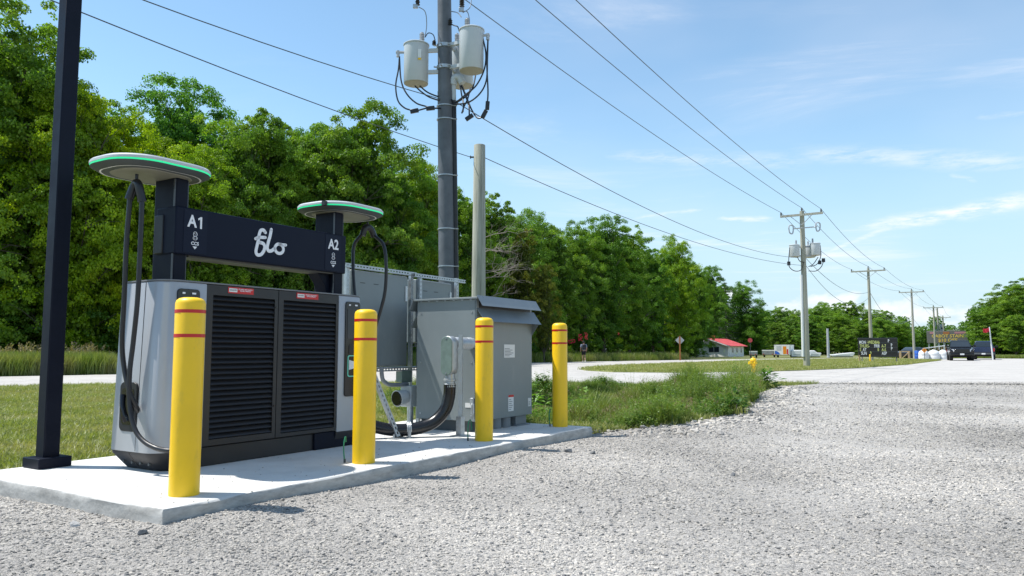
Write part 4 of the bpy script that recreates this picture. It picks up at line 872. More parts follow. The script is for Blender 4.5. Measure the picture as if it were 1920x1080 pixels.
def can_tr(parent, c, h, r, face=0.0, small=False):
    """one can transformer; c is its base centre, face the direction of its mounting lugs"""
    n = 14 if small else 28
    b = MB(); b.lathe([(r * 0.98, 0.012), (r, 0.02), (r * 1.01, h * 0.90), (r * 1.01, h)], c, n); tk = b.build('transformer', M['tank'], parent, smooth=True)
    b = MB(); b.lathe([(r * 0.90, 0.0), (r * 0.98, 0.006), (r * 0.98, 0.0115)], c, n); b.build('tank_base', M['tankunder'], tk, smooth=True)
    b = MB(); b.lathe([(r * 1.07, h + 0.001), (r * 1.07, h + 0.02), (r * 0.95, h + 0.04), (r * 0.4, h + 0.06), (0.002, h + 0.062)], c, n); b.build('lid', M['tank'], tk, smooth=True)
    b = MB(); coil(b, Vector(c) + Vector((r * 0.45 * math.cos(face), r * 0.45 * math.sin(face), h + 0.045)), 0.25, 0.055); b.build('bushing', M['ceramic'], tk, smooth=True)
    return tk
def brkt(parent, p0, p1, w=0.05):
    b = MB(); b.tube([p0, p1], w, 4); b.build('bracket', M['tank'], parent)
PXM = ND / FPX
def n_at(u, v, dd=0.0): return at(u, v, ND + dd) - NB
t_specs = []
# left can
cL = n_at(780, 158); hL, rL = 76 * PXM, 23.5 * PXM
can_tr(pl, cL, hL, rL, 0.2)
for dz_ in (hL * 0.30, hL * 0.86): brkt(pl, cL + Vector((rL * 0.9, -0.02, dz_)), npt((cL.z + dz_ + 0.02), 0.0, -0.02), 0.05)
b = MB(); b.box(-0.035, 0.035, -0.012, 0, -0.09, 0.09, Matrix.Translation(cL + Vector((0.10, -rL - 0.001, hL * 0.68)))); b.build('rating_plate', M['label'], pl)
b = MB(); b.box(-0.033, 0.033, -0.003, 0, -0.13, -0.095, Matrix.Translation(cL + Vector((0.10, -rL - 0.004, hL * 0.68)))); b.build('rating_plate', M['yellow'], pl)
# right can, nearer, and the one behind
cR = n_at(884, 134, -0.35); kR = (ND - 0.35) / FPX; hR, rR = 80 * kR, 23.5 * kR
can_tr(pl, cR, hR, rR, 2.6)
for dz_ in (hR * 0.22, hR * 0.80): brkt(pl, cR + Vector((-rR * 0.7, 0.12, dz_)), npt(cR.z + dz_, 0.02, -0.02), 0.05)
cB = n_at(866, 162, 0.55); hB, rB = 0.85, 0.24
can_tr(pl, cB, hB, rB, 3.4)
for dz_ in (hB * 0.3, hB * 0.85): brkt(pl, cB + Vector((-rB * 0.5, -0.15, dz_)), npt(cB.z + dz_, 0.05, 0.05), 0.05)
for v in (88, 128):
    b = MB(); p = npt(nz(v)); b.lathe([(0.155, -0.04), (0.172, -0.035), (0.172, 0.035), (0.155, 0.04)], p, 24); bd = b.build('band', M['steel'], pl, smooth=True)
    for a in (200, 250, 300, 340):
        q = MB(); d = Vector((math.cos(R(a)), math.sin(R(a)), 0)); q.cyl(p + d * 0.16, p + d * 0.235, 0.016, n=6); q.build('bolt', M['steel'], bd)
# riser conduit
b = MB(); b.tube([npt(0.3, 0.185, -0.03), npt(nz(190), 0.175, -0.03)], 0.052, 12); b.build('riser', M['black'], pl, smooth=True)
b = MB(); b.tube([npt(nz(190), 0.175, -0.03), npt(nz(160), 0.17, -0.03)], 0.05, 12); b.tube(spline([npt(nz(160), 0.17, -0.03), npt(nz(148), 0.19, -0.04), npt(nz(148), 0.30, -0.06), npt(nz(158), 0.36, -0.07)], 5), 0.075, 12); b.build('weatherhead', M['tank'], pl, smooth=True)
for v in (200, 225, 330, 430, 500):
    b = MB(); p = npt(nz(v)); b.lathe([(0.162, -0.012), (0.182, -0.01), (0.182, 0.01), (0.162, 0.012)], p, 20); b.tube([p + Vector((0.12, -0.09, 0)), p + Vector((0.24, -0.06, 0))], 0.014, 6); b.build('riser_strap', M['steel'], pl, smooth=True)
# drop leads
def lead(pts, r=0.016, m='rubber', par=None):
    b = MB(); b.tube(spline([n_at(u, v, d) for u, v, d in pts], 7), r, 7); return b.build('lead', M[m], par or pl, smooth=True)
lead([(749, 106, 0), (747, 130, -0.05), (742, 160, -0.1), (746, 188, -0.15), (758, 202, -0.2), (772, 207, -0.25)]); lead([(749, 108, 0), (752, 150, -0.1), (762, 175, -0.2), (780, 193, -0.25), (800, 200, -0.3)])
lead([(784, 207, -0.3), (795, 204, -0.3), (803, 202, -0.3), (818, 203, -0.2), (830, 203, -0.1)])
lead([(778, 161, -0.1), (790, 172, -0.15), (805, 182, -0.15), (825, 189, -0.1)]); lead([(787, 161, -0.1), (800, 172, -0.1), (815, 179, -0.1), (830, 183, -0.05)])
lead([(905, 70, -0.4), (911, 100, -0.42), (908, 130, -0.42), (893, 160, -0.42), (872, 178, -0.4), (856, 190, -0.3), (846, 187, -0.15)]); lead([(915, 72, -0.4), (914, 110, -0.45), (912, 150, -0.45), (900, 175, -0.45), (878, 192, -0.4), (852, 196, -0.2)])
lead([(915, 72, -0.4), (913, 120, -0.5), (915, 170, -0.5), (914, 193, -0.5)]); lead([(862, 155, 0.3), (866, 180, -0.1), (869, 195, -0.3), (868, 210, -0.35)])
lead([(864, 155, 0.3), (874, 180, -0.1), (884, 205, -0.3), (895, 221, -0.45), (906, 219, -0.48)]); lead([(863, 155, 0.3), (872, 178, 0), (879, 198, -0.2), (880, 216, -0.3)])
lead([(882, 165, 0.3), (877, 185, 0), (870, 200, -0.2), (866, 212, -0.3)]); lead([(892, 140, 0.2), (886, 165, 0.1), (872, 182, 0), (850, 196, -0.1)])
lead([(797, 70, -0.1), (800, 45, -0.1), (797, 22, -0.15), (785, 13, -0.2)], 0.009, 'wirelight'); lead([(797, 70, -0.1), (803, 62, -0.1), (812, 65, -0.1), (816, 76, -0.1)], 0.010, 'rubber')
lead([(865, 32, -0.4), (858, 24, -0.3), (844, 21, -0.2)], 0.010, 'wirelight'); lead([(866, 22, -0.45), (876, 22, -0.4), (880, 36, -0.4), (880, 50, -0.4)], 0.009, 'wirelight'); lead([(845, 45, -0.2), (852, 48, -0.3), (858, 50, -0.35), (861, 58, -0.35)], 0.012, 'rubber')
lead([(868, 24, -0.45), (882, 12, -0.4), (884, -20, -0.3)], 0.008, 'wirelight')
for k, (u, v, d, rz) in enumerate(((777, 208, -0.28, 0.2), (807, 203, -0.32, 0.1), (914, 198, -0.5, 1.5), (908, 214, -0.5, 1.1), (880, 220, -0.32, 0.6))):
    b = MB(); b.box(-0.085, 0.085, -0.03, 0.03, -0.04, 0.04, Matrix.Translation(n_at(u, v, d)) @ Matrix.Rotation(-rz, 4, 'Y')); b.build('splice_block', M['rubber'], pl, bevel=0.008)
for (u, v, d) in ((749, 98, 0), (910, 66, -0.4)):
    b = MB(); p = n_at(u, v, d); b.tube([p + Vector((-0.07, 0, 0)), p + Vector((0.09, 0, 0))], 0.03, 8); b.cyl(p + Vector((-0.03 if u < 800 else 0.05, 0, -0.10)), p + Vector((-0.03 if u < 800 else 0.05, 0, 0.03)), 0.035, n=10); b.build('terminal', M['ceramic'], pl, smooth=True)
# fuse cutouts near the crossarm, crossarm above the frame
b = MB(); coil(b, n_at(783, 9, -0.2), 0.42, 0.05, 7); b.build('cutout', M['black'], pl, smooth=True)
b = MB(); coil(b, n_at(866, 12, -0.45), 0.36, 0.055, 8); b.build('cutout', M['black'], pl, smooth=True)
for (u, v, d) in ((779, 11, -0.2), (865, 17, -0.45)):
    b = MB(); p = n_at(u, v, d); b.box(p.x - 0.05, p.x + 0.05, p.y - 0.03, p.y + 0.03, p.z - 0.05, p.z + 0.03); b.build('cutout_clip', M['steel'], pl, bevel=0.006)
b = MB(); coil(b, n_at(844, 46, -0.2), 0.12, 0.05, 3); b.build('arrester', M['black'], pl, smooth=True)
b = MB(); coil(b, n_at(814, 84, -0.1), 0.09, 0.045, 3); b.build('arrester', M['black'], pl, smooth=True)
ARM_Z = nz(-110)
b = MB(); b.box(-1.35, 1.35, -0.20, -0.10, ARM_Z - 0.06, ARM_Z + 0.06, Matrix.Translation(npt(ARM_Z) - Vector((0, 0, ARM_Z)))); b.build('crossarm', M['oldwood'], pl)
ATT = []
for u, v in ((715, -118), (853, -131), (953, -120)):
    p = n_at(u, v, -0.15); b = MB(); coil(b, p - Vector((0, 0, 0.16)), 0.16, 0.06, 3); b.build('insulator', M['ceramic'], pl, smooth=True); ATT.append(p + NB)
# short wooden pole behind
SB = at(897, 659, 17.5); SB.z = -0.02
w = empty('wooden_pole', SB, 0, 'short bare weathered wooden pole behind the transformer cabinet', 'pole')
stt = at(902, 272, 17.5).z - SB.z
b = MB(); b.tube([(0, 0, 0), (0, 0, stt * 0.5), (0.01, 0, stt - 0.01), (0.01, 0, stt)], [0.175, 0.158, 0.135, 0.128], 18); b.build('shaft', M['oldwood'], w, smooth=True)
b = MB(); zb = at(890, 295, 17.5).z - SB.z; b.tube([(-0.20, -0.02, zb), (-0.10, -0.02, zb)], 0.022, 8); b.tube([(-0.215, -0.02, zb), (-0.195, -0.02, zb)], 0.04, 10); b.build('wire_bolt', M['darkbase'], w)

# ------------------------------------------------------------------ far poles
def far_pole(u, v_top, D, arm, label, r=0.15, arm_drop=0.25, trans=False, tilt=0.0):
    base = at(u, 659, D); base.z = 0.0; o = empty('utility_pole', base, 0, label, 'utility pole', 'utility poles along the road'); H_ = at(u, v_top, D).z
    b = MB(); b.tube([(0, 0, 0), (0, 0, H_ * 0.5), (0, 0, H_)], [r, r * 0.85, r * 0.68], 14); b.build('shaft', M['polewood'], o, smooth=True)
    za = H_ - arm_drop; Mx = Matrix.Rotation(R(-32), 4, 'Z') if not trans else Matrix.Rotation(R(-32), 4, 'Z')
    b = MB(); b.box(-arm / 2, arm / 2, -r - 0.05, -r + 0.05, za - 0.055, za + 0.055, Mx); cr = b.build('crossarm', M['oldwood'], o)
    for q in (-1, 1):
        b = MB(); b.tube([Mx @ Vector((q * arm * 0.25, -r - 0.02, za - 0.05)), Mx @ Vector((0, -r * 0.8, za - 0.55))], 0.02, 5); b.build('arm_brace', M['steel'], o)
    att_ = []
    for x_, zt in ((-arm * 0.48, za + 0.22), (0.0, H_ + 0.18), (arm * 0.46, za + 0.22)):
        p = Mx @ Vector((x_, -r if x_ else 0, zt)); b = MB(); coil(b, p - Vector((0, 0, 0.17)), 0.17, 0.055, 3); b.build('insulator', M['darkbase'], o, smooth=True); att_.append(p + base)
    return o, base, H_, att_
P2O, P2B, P2H, A2 = far_pole(1512, 396, 39.6, 2.15, 'wooden utility pole with cans on the grass island, nearest of the far poles', 0.17, 0.22, True)
P3O, P3B, P3H, A3 = far_pole(1634, 503, 64, 2.7, 'weathered utility pole rising behind the letter board sign')
P4O, P4B, P4H, A4 = far_pole(1714, 544, 90, 2.7, 'utility pole between the letter board sign and the electronic billboard')
P5O, P5B, P5H, A5 = far_pole(1754, 574, 116, 2.7, 'left one of the cluster of distant poles above the billboard', 0.16)
P6O, P6B, P6H, A6 = far_pole(1771, 593, 143, 2.6, 'right one of the cluster of distant poles above the billboard', 0.16)
P7O, P7B, P7H, A7 = far_pole(1790, 617, 172, 2.6, 'farthest and lowest utility pole above the billboard edge', 0.16)
base = at(1761, 659, 125); base.z = 0; o = empty('radio_mast', base, 0, 'thin distant mast with equipment between the clustered poles', 'mast')
b = MB(); b.tube([(0, 0, 0), (0, 0, at(1761, 577, 125).z)], [0.16, 0.12], 8); b.build('shaft', M['polewood'], o)
for dz_, dx_ in ((5.4, -0.55), (5.0, 0.5), (4.4, 0.55), (4.1, -0.5)):
    b = MB(); b.box(dx_ - 0.16, dx_ + 0.16, -0.15, 0.15, dz_ - 0.4, dz_ + 0.4); b.box(min(0, dx_), max(0, dx_), -0.03, 0.03, dz_ - 0.03, dz_ + 0.03); b.build('equipment', M['ceramic'], o)
# cans, leads and riser on the first far pole
D2 = 39.6
def f_at(u, v, d=0.0): return at(u, v, D2 + d) - P2B
for (u, v, d, fc) in ((1490, 482, 0, 0.3), (1529, 479, -0.1, 2.8), (1519, 483, 0.6, 2.0)):
    can_tr(P2O, f_at(u, v, d), 22 * D2 / FPX, 9.2 * D2 / FPX, fc, True)
for v in (463, 480):
    b = MB(); b.tube([f_at(1482, v), f_at(1530, v)], 0.04, 6); b.build('bracket', M['steel'], P2O)
def flead(pts, r=0.02):
    b = MB(); b.tube(spline([f_at(u, v, -0.2) for u, v in pts], 6), r, 6); b.build('lead', M['rubber'], P2O, smooth=True)
flead([(1481, 464), (1479, 485), (1480, 500), (1490, 508), (1502, 506), (1507, 492)]); flead([(1495, 482), (1500, 490), (1508, 492)])
flead([(1538, 460), (1539, 480), (1532, 495), (1520, 500)]); flead([(1534, 482), (1525, 495), (1516, 500)]); flead([(1545, 487), (1540, 500), (1530, 508), (1516, 508)])
for (u, v) in ((1479, 494), (1544, 488), (1537, 492)):
    b = MB(); p = f_at(u, v, -0.2); b.box(p.x - 0.07, p.x + 0.07, p.y - 0.05, p.y + 0.05, p.z - 0.1, p.z + 0.1); b.build('splice_block', M['rubber'], P2O)
for (u, v) in ((1484, 429), (1533, 424)):
    b = MB(); p = f_at(u, v, -0.1); q = -1 if u < 1500 else 1
    b.tube(spline([p + Vector((0, 0, 0.2)), p + Vector((0.13 * q, 0, 0.13)), p + Vector((0.10 * q, 0, -0.2)), p + Vector((-0.05 * q, 0, -0.25)), p + Vector((-0.10 * q, 0, 0.1)), p + Vector((0, 0, 0.2))], 5), 0.035, 7); b.build('cutout', M['ceramic'], P2O, smooth=True)
b = MB(); b.tube([f_at(1487, 429, -0.1), f_at(1532, 425, -0.1)], 0.03, 6); b.build('cutout_arm', M['steel'], P2O)
b = MB(); b.tube([(-0.20, -0.05, 0.6), (-0.16, -0.05, 4.9)], 0.07, 10); b.build('riser', M['label'], P2O, smooth=True)

# ------------------------------------------------------------------ wires, each span a thing of its own
def wire(p0, p1, sag, label, r=0.016, m='wire', via=None):
    pts = []
    p0 = Vector(p0); p1 = Vector(p1); n = 26
    for k in range(n + 1):
        t = k / n; p = p0.lerp(p1, t); p.z -= sag * 4 * t * (1 - t); pts.append(p)
    o_ = Vector(p0); b = MB(); b.tube([p - o_ for p in pts], r, 6); o = b.build('overhead_wire', M[m], None, smooth=True); o.location = o_
    return tag(o, label, 'wire', 'overhead wires')
nm = ['left', 'middle', 'right']
for k in range(3): wire(ATT[k], A2[k], 0.35, '%s one of the three upper wires between the near and the next pole' % nm[k], 0.011)
spans = [(A2, A3, 'second', 'third'), (A3, A4, 'third', 'fourth'), (A4, A5, 'fourth', 'fifth'), (A5, A6, 'fifth', 'sixth')]
for a_, c_, n1, n2 in spans:
    for k in range(3): wire(a_[k], c_[k], 0.45, '%s upper wire between the %s and %s poles of the line' % (nm[k], n1, n2), 0.012)
back = Vector((-18.5, -10, 0))
w1 = SB + Vector((-0.20, -0.02, zb)); w2 = NB + npt(nz(189), -0.1, -0.12)
e1 = at(95, 0, 8.9); e2 = at(268, 0, 9.8)
def through(p0, e, tt, label):
    """span from a pole past a known point on towards the pole behind the viewer, sagging 1.1 m"""
    end = p0 + (e - p0) * 1.0; sag = 1.1
    L_ = tt; p1 = Vector((p0.x + (e.x - p0.x) / L_, p0.y + (e.y - p0.y) / L_, 0)); zc = e.z + sag * 4 * L_ * (1 - L_); p1.z = p0.z + (zc - p0.z) / L_
    return wire(p0, p1, sag, label, 0.009)
through(w1, e1, 0.27, 'lower wire crossing the sky at top left down to the short wooden pole')
through(w2, e2, 0.22, 'upper wire crossing the sky at top left down to the near grey pole')
q1 = P2B + Vector((-0.12, -0.1, at(1503, 484, D2).z)); q2 = P2B + Vector((-0.12, -0.1, at(1503, 498, D2).z))
wire(w2 + Vector((0.25, 0, -0.02)), q1, 0.75, 'upper of two slack wires from the near pole to the next', 0.010)
wire(w1 + Vector((0.3, 0, 0)), q2, 0.5, 'lower of two slack wires from the short wooden pole to the next pole', 0.010)
wire(q1 + Vector((0.2, 0, 0)), P3B + Vector((0, -0.1, at(1634, 547, 64).z)), 0.8, 'upper slack wire between the second and third poles', 0.013)
wire(q2 + Vector((0.2, 0, 0)), P3B + Vector((0, -0.1, at(1634, 556, 64).z)), 1.3, 'lower slack wire between the second and third poles', 0.012)
wire(P3B + Vector((0, -0.1, at(1634, 547, 64).z)), P4B + Vector((0, -0.1, at(1714, 588, 90).z)), 1.9, 'deeply sagging wire between the third and fourth poles', 0.016)
wire(P3B + Vector((0, -0.1, at(1634, 578, 64).z)), P4B + Vector((0, -0.1, at(1714, 596, 90).z)), 0.8, 'lowest wire between the third and fourth poles', 0.014)
wire(P4B + Vector((0, -0.1, at(1714, 597, 90).z)), P5B + Vector((0, -0.1, at(1754, 615, 116).z)), 0.9, 'lowest wire between the fourth and fifth poles', 0.014)

# ------------------------------------------------------------------ things along the road
def foot(u, D, z=0.0):
    p = at(u, 659, D); p.z = z; return p
M['white'] = mat('white_paint', (0.74, 0.74, 0.73), 0.45, var=0.05)
M['whiteplastic'] = mat('white_plastic', (0.76, 0.76, 0.75), 0.4, var=0.06, scale=1.5)
M['redroof'] = mat('red_metal_roof', (0.55, 0.075, 0.075), 0.5, var=0.15, scale=1.2)
M['siding'] = mat('white_siding', (0.74, 0.74, 0.72), 0.7, var=0.06, scale=1.0)
M['glass'] = mat('dark_glass', (0.03, 0.04, 0.05), 0.08, rvar=0.03)
M['tyre'] = mat('tyre_rubber', (0.015, 0.015, 0.015), 0.8)
M['rim'] = mat('wheel_rim', (0.05, 0.05, 0.055), 0.35, metal=0.6)
M['blackpaint'] = mat('black_car_paint', (0.008, 0.009, 0.012), 0.18, rvar=0.05)
M['bluepaint'] = mat('blue_car_paint', (0.018, 0.032, 0.075), 0.2, rvar=0.05)
M['lamp'] = mat('headlight_lens', (0.75, 0.77, 0.8), 0.1)
M['tail'] = mat('tail_light', (0.42, 0.015, 0.02), 0.2)
M['orange'] = mat('orange_sign', (0.75, 0.25, 0.01), 0.5)
M['signback'] = mat('aluminium_sign_back', (0.42, 0.43, 0.43), 0.45, metal=0.3)
M['rust'] = mat('orange_brown_post', (0.34, 0.13, 0.04), 0.8)
M['skin'] = mat('skin', (0.42, 0.24, 0.17), 0.6)
M['shirt'] = mat('grey_blue_shirt', (0.22, 0.26, 0.33), 0.85)
M['shorts'] = mat('black_shorts', (0.012, 0.013, 0.018), 0.85)
M['pack'] = mat('dark_backpack', (0.014, 0.016, 0.022), 0.7)
M['hair'] = mat('dark_hair', (0.02, 0.017, 0.015), 0.7)
M['redcloth'] = mat('red_cloth', (0.50, 0.012, 0.03), 0.7)
M['blue'] = mat('blue_plastic', (0.02, 0.10, 0.42), 0.4)
M['bluegraphic'] = mat('blue_graphic', (0.03, 0.12, 0.50), 0.5)
M['trailergrey'] = mat('dull_trailer_grey', (0.22, 0.24, 0.25), 0.5, var=0.25, scale=2)
M['yellowletter'] = mat('yellow_letter', (0.62, 0.66, 0.22), 0.5)
M['led'] = emit('led_letters', (0.55, 0.40, 0.08), 0.05)
M['ledbg'] = mat('led_panel', (0.13, 0.125, 0.12), 0.5)
M['ledpink'] = emit('led_pink', (0.40, 0.18, 0.20), 0.05)

# hydrant
p = foot(1412, 31, -0.02); h = empty('fire_hydrant', p, 0.3, 'yellow fire hydrant standing by the weeds at the driveway', 'hydrant'); h.scale = (0.8, 0.8, 0.8)
b = MB(); b.lathe([(0.10, 0), (0.10, 0.30), (0.085, 0.31), (0.085, 0.36), (0.155, 0.38), (0.155, 0.42), (0.12, 0.43), (0.115, 0.62), (0.16, 0.63), (0.16, 0.665), (0.15, 0.72), (0.09, 0.775), (0.001, 0.78)], n=18); b.build('barrel', M['yellow'], h, smooth=True)
b = MB(); b.cyl((0, 0, 0.775), (0, 0, 0.83), 0.035, n=6); b.build('stem_nut', M['yellow'], h)
for a, r_, L_ in ((180, 0.065, 0.27), (0, 0.05, 0.2), (270, 0.065, 0.2)):
    d = Vector((math.cos(R(a)), math.sin(R(a)), 0)); q = Vector((0, 0, 0.53)); b = MB(); b.tube([q + d * 0.09, q + d * (L_ - 0.07), q + d * (L_ - 0.069), q + d * L_], [r_ * 0.85, r_ * 0.85, r_ * 1.15, r_ * 1.1], 12); b.build('nozzle', M['yellow'], h, smooth=True)
# road signs
p = foot(1275, 74); s_ = empty('road_sign', p, R(-12), 'diamond road sign seen from behind on an orange brown post', 'road sign')
zc = at(1275, 638, 74).z
b = MB(); b.box(-0.07, 0.07, -0.045, 0.045, 0, zc + 0.42); b.build('post', M['rust'], s_)
b = MB(); q = 0.44; b.prism_y([(-q, zc), (0, zc - q), (q, zc), (0, zc + q)], 0.05, 0.056); b.build('sign_panel', M['signback'], s_)
p = foot(1407, 90); s_ = empty('round_sign', p, R(-15), 'small red round sign on a thin dark post', 'road sign')
zc = at(1407, 638, 90).z; b = MB(); b.box(-0.03, 0.03, -0.02, 0.02, 0, zc); b.build('post', M['darkbase'], s_)
b = MB(); b.prism_y([(0.27 * math.cos(R(a)), zc + 0.27 * math.sin(R(a))) for a in range(0, 360, 15)], -0.03, -0.022); b.build('sign_panel', mat('faded_red', (0.5, 0.06, 0.06), 0.5), s_)
# house with a red roof
p = foot(1331, 125); hs_ = empty('house', p, R(-36), 'small white house with a red metal roof below the trees', 'house'); hs_.scale = (1.18, 1.18, 1.06)
b = MB(); wd, ln, wh, ph = 5.2, 6.4, 1.75, 2.75
b.loft([[(-wd / 2, 0, 0), (wd / 2, 0, 0), (wd / 2, 0, wh), (0, 0, ph), (-wd / 2, 0, wh)], [(-wd / 2, ln, 0), (wd / 2, ln, 0), (wd / 2, ln, wh), (0, ln, ph), (-wd / 2, ln, wh)]]); b.build('wall', M['siding'], hs_)
for q in (-1, 1):
    b = MB(); e = 0.45; sl_ = (ph - wh) / (wd / 2); xe = wd / 2 + e; ze = ph - sl_ * xe
    b.loft([[(0, -0.5, ph + 0.02), (q * xe, -0.5, ze + 0.02), (q * xe, -0.5, ze + 0.12), (0, -0.5, ph + 0.12)], [(0, ln + 0.5, ph + 0.02), (q * xe, ln + 0.5, ze + 0.02), (q * xe, ln + 0.5, ze + 0.12), (0, ln + 0.5, ph + 0.12)]]); rf = b.build('roof', M['redroof'], hs_)
    b = MB(); b.loft([[(0, -0.53, ph - 0.08), (q * xe, -0.53, ze - 0.08), (q * xe, -0.53, ze + 0.06), (0, -0.53, ph + 0.06)], [(0, -0.505, ph - 0.08), (q * xe, -0.505, ze - 0.08), (q * xe, -0.505, ze + 0.06), (0, -0.505, ph + 0.06)]]); b.build('barge_board', M['white'], rf)
def hwin(x0, x1, z0, z1, side):
    b = MB()
    if side == 'f': b.box(x0, x1, -0.03, -0.005, z0, z1)
    else: b.box(wd / 2 + 0.005, wd / 2 + 0.03, x0, x1, z0, z1)
    w_ = b.build('window', M['white'], hs_); n = 2 if x1 - x0 > 0.9 else 1
    for k in range(n):
        a0 = x0 + 0.06 + k * (x1 - x0 - 0.06) / n; a1 = x0 + (k + 1) * (x1 - x0 - 0.06) / n
        q = MB()
        if side == 'f': q.box(a0, a1, -0.045, -0.031, z0 + 0.06, z1 - 0.06)
        else: q.box(wd / 2 + 0.031, wd / 2 + 0.045, a0, a1, z0 + 0.06, z1 - 0.06)
        q.build('pane', M['glass'], w_)
hwin(-0.2, 1.4, 0.65, 1.6, 'f'); hwin(1.5, 2.2, 0.6, 1.45, 's'); hwin(3.2, 3.9, 0.6, 1.45, 's'); hwin(5.0, 5.6, 0.6, 1.45, 's')
b = MB(); b.box(wd / 2 + 0.004, wd / 2 + 0.03, 0.4, 1.1, 0.02, 1.5); b.build('door', M['white'], hs_)
b = MB(); b.box(-0.9, -0.5, 3, 3.4, 2.3, 3.4); b.build('chimney', M['rust'], hs_)
# trailers and vans parked beyond the road
def wheel_pair(par, x, y, r, w=0.2):
    b = MB(); b.tube([(x - w / 2, y, r), (x + w / 2, y, r)], r, 16); wl_ = b.build('wheel', M['tyre'], par); q = MB(); q.tube([(x - w / 2 - 0.012, y, r), (x + w / 2 + 0.012, y, r)], r * 0.55, 12); q.build('rim', M['rim'], wl_)
def trailer(u, D, w, hgt, ln, m, label, rz=0.0, graphics=False):
    p = foot(u, D); o = empty('box_trailer', p, rz, label, 'trailer', 'trailers parked beyond the road')
    b = MB(); b.box(-w / 2, w / 2, 0, ln, 0.35, 0.35 + hgt); bx = b.build('box', m, o, bevel=0.06)
    b = MB(); b.box(-w / 2 - 0.015, w / 2 + 0.015, -0.015, ln + 0.015, 0.35 + hgt - 0.12, 0.35 + hgt + 0.03); b.build('top_rail', M['white'], o)
    b = MB(); b.box(-w / 2 + 0.06, w / 2 - 0.06, -0.025, -0.002, 0.42, 0.35 + hgt - 0.16); dr = b.build('rear_door', m, o)
    for q in (-1, 1):
        wheel_pair(o, q * (w / 2 - 0.13), ln * 0.55, 0.33); b = MB(); b.box(q * (w / 2 - 0.2) - 0.08, q * (w / 2 - 0.2) + 0.08, -0.045, -0.026, 0.42, 0.52); b.build('tail_light', M['tail'], dr)
    b = MB(); b.tube([(0, ln, 0.45), (0, ln + 1.0, 0.42)], 0.05, 6); b.build('hitch', M['darkbase'], o)
    if graphics:
        b = MB(); b.box(w * 0.08, w * 0.30, -0.033, -0.0255, 0.50, 0.35 + hgt - 0.2); b.build('graphic', M['orange'], dr)
        b = MB(); b.prism_y([(-w * 0.46, 0.45), (-w * 0.1, 0.45), (-w * 0.2, 0.75), (-w * 0.36, 0.95), (-w * 0.46, 0.95)], -0.033, -0.0255); b.build('graphic', M['bluegraphic'], dr)
        b = MB(); b.box(w * 0.32, w * 0.42, -0.033, -0.0255, 0.5, 1.2); b.build('graphic', M['redcloth'], dr)
        for k in range(4): b = MB(); b.box(-w * 0.34, -w * 0.02, -0.033, -0.0255, 1.05 + 0.16 * k, 1.10 + 0.16 * k); b.build('print_line', M['pvc'], dr)
    return o
trailer(1466, 108, 2.1, 1.45, 3.6, M['white'], 'white cargo trailer with orange and blue graphics on its door', R(-30), True)
trailer(1440, 112, 1.7, 0.72, 2.6, M['trailergrey'], 'low dull grey trailer left of the white cargo trailer', R(-26))
trailer(1412, 104, 1.0, 0.55, 2.2, M['trailergrey'], 'small grey utility trailer behind the hydrant', R(-20))
def camper(u, D, w, hgt, label, prof, ln=2.4, m='white'):
    p = foot(u, D); o = empty('covered_boat', p, R(-16), label, 'boat', 'white boats and campers beyond the road')
    b = MB(); b.prism_y([(x * w, z * hgt + 0.12) for x, z in prof], 0, ln); b.build('hull', M[m], o, bevel=0.08)
    b = MB(); b.box(-w * 0.42, w * 0.42, 0.3, ln - 0.3, 0.02, 0.13); b.build('cradle', M['darkbase'], o)
    b = MB(); b.box(-w * 0.30, w * 0.30, -0.02, -0.003, hgt * 0.45, hgt * 0.5); b.build('stripe', M['pvc'], o); return o
camper(1494, 108, 1.5, 0.95, 'small white camper right of the cargo trailer', [(-0.5, 0), (0.5, 0), (0.5, 0.75), (0.42, 1), (-0.4, 1), (-0.5, 0.75)])
camper(1511, 108, 1.4, 0.45, 'low white hull left of the taller white boat', [(-0.5, 0.2), (-0.42, 0), (0.45, 0), (0.5, 0.9), (-0.5, 1)])
camper(1526, 110, 2.0, 0.9, 'taller white boat behind the utility pole', [(-0.5, 0.3), (-0.42, 0), (0.42, 0), (0.5, 0.35), (0.5, 0.6), (0.2, 0.65), (0.05, 1), (-0.3, 1), (-0.35, 0.5)])
camper(1580, 112, 3.4, 0.6, 'long low white boat beside the grey post', [(-0.5, 0.3), (-0.45, 0), (0.4, 0), (0.5, 0.9), (0.42, 1), (-0.1, 0.7), (-0.3, 0.55), (-0.5, 0.5)])
p = foot(1553, 106); s_ = empty('lamp_post', p, 0, 'plain thin grey post between the white boats', 'post'); b = MB(); hh = at(1553, 616, 106).z; b.tube([(0, 0, 0), (0, 0, hh)], [0.2, 0.15], 12); b.build('shaft', M['ceramic'], s_, smooth=True); b = MB(); b.lathe([(0.26, 0), (0.26, 0.1), (0.20, 0.14)], n=12); b.build('base', M['ceramic'], s_)
# letter board
D = 57.5; p = foot(1646, D); lbq = empty('letter_board', p, R(-22), 'black changeable letter board with white and yellow letters', 'sign')
zb0, zb1, hw_ = 0.45, 1.92, 1.36
b = MB(); b.box(-hw_, hw_, 0, 0.22, zb0, zb1); bd = b.build('panel', M['glossblack'], lbq, bevel=0.02)
for k in range(5): b = MB(); zz_ = zb0 + 0.06 + k * (zb1 - zb0 - 0.12) / 4; b.box(-hw_ + 0.04, hw_ - 0.04, -0.012, -0.001, zz_ - 0.012, zz_ + 0.012); b.build('letter_rail', M['darkbase'], bd)
def brd(body, x, row, m): text('letters', body, 0.34, M[m], bd, (x * 0.88, -0.016, zb1 - 0.36 - 0.28 * row), bold=0.005, sx=0.60, align='LEFT', depth=0.003)
brd('MON', -1.45, 0, 'whiteink'); brd('-WED8A6', -0.83, 0, 'yellowletter'); brd('P', 0.80, -0.35, 'whiteink')
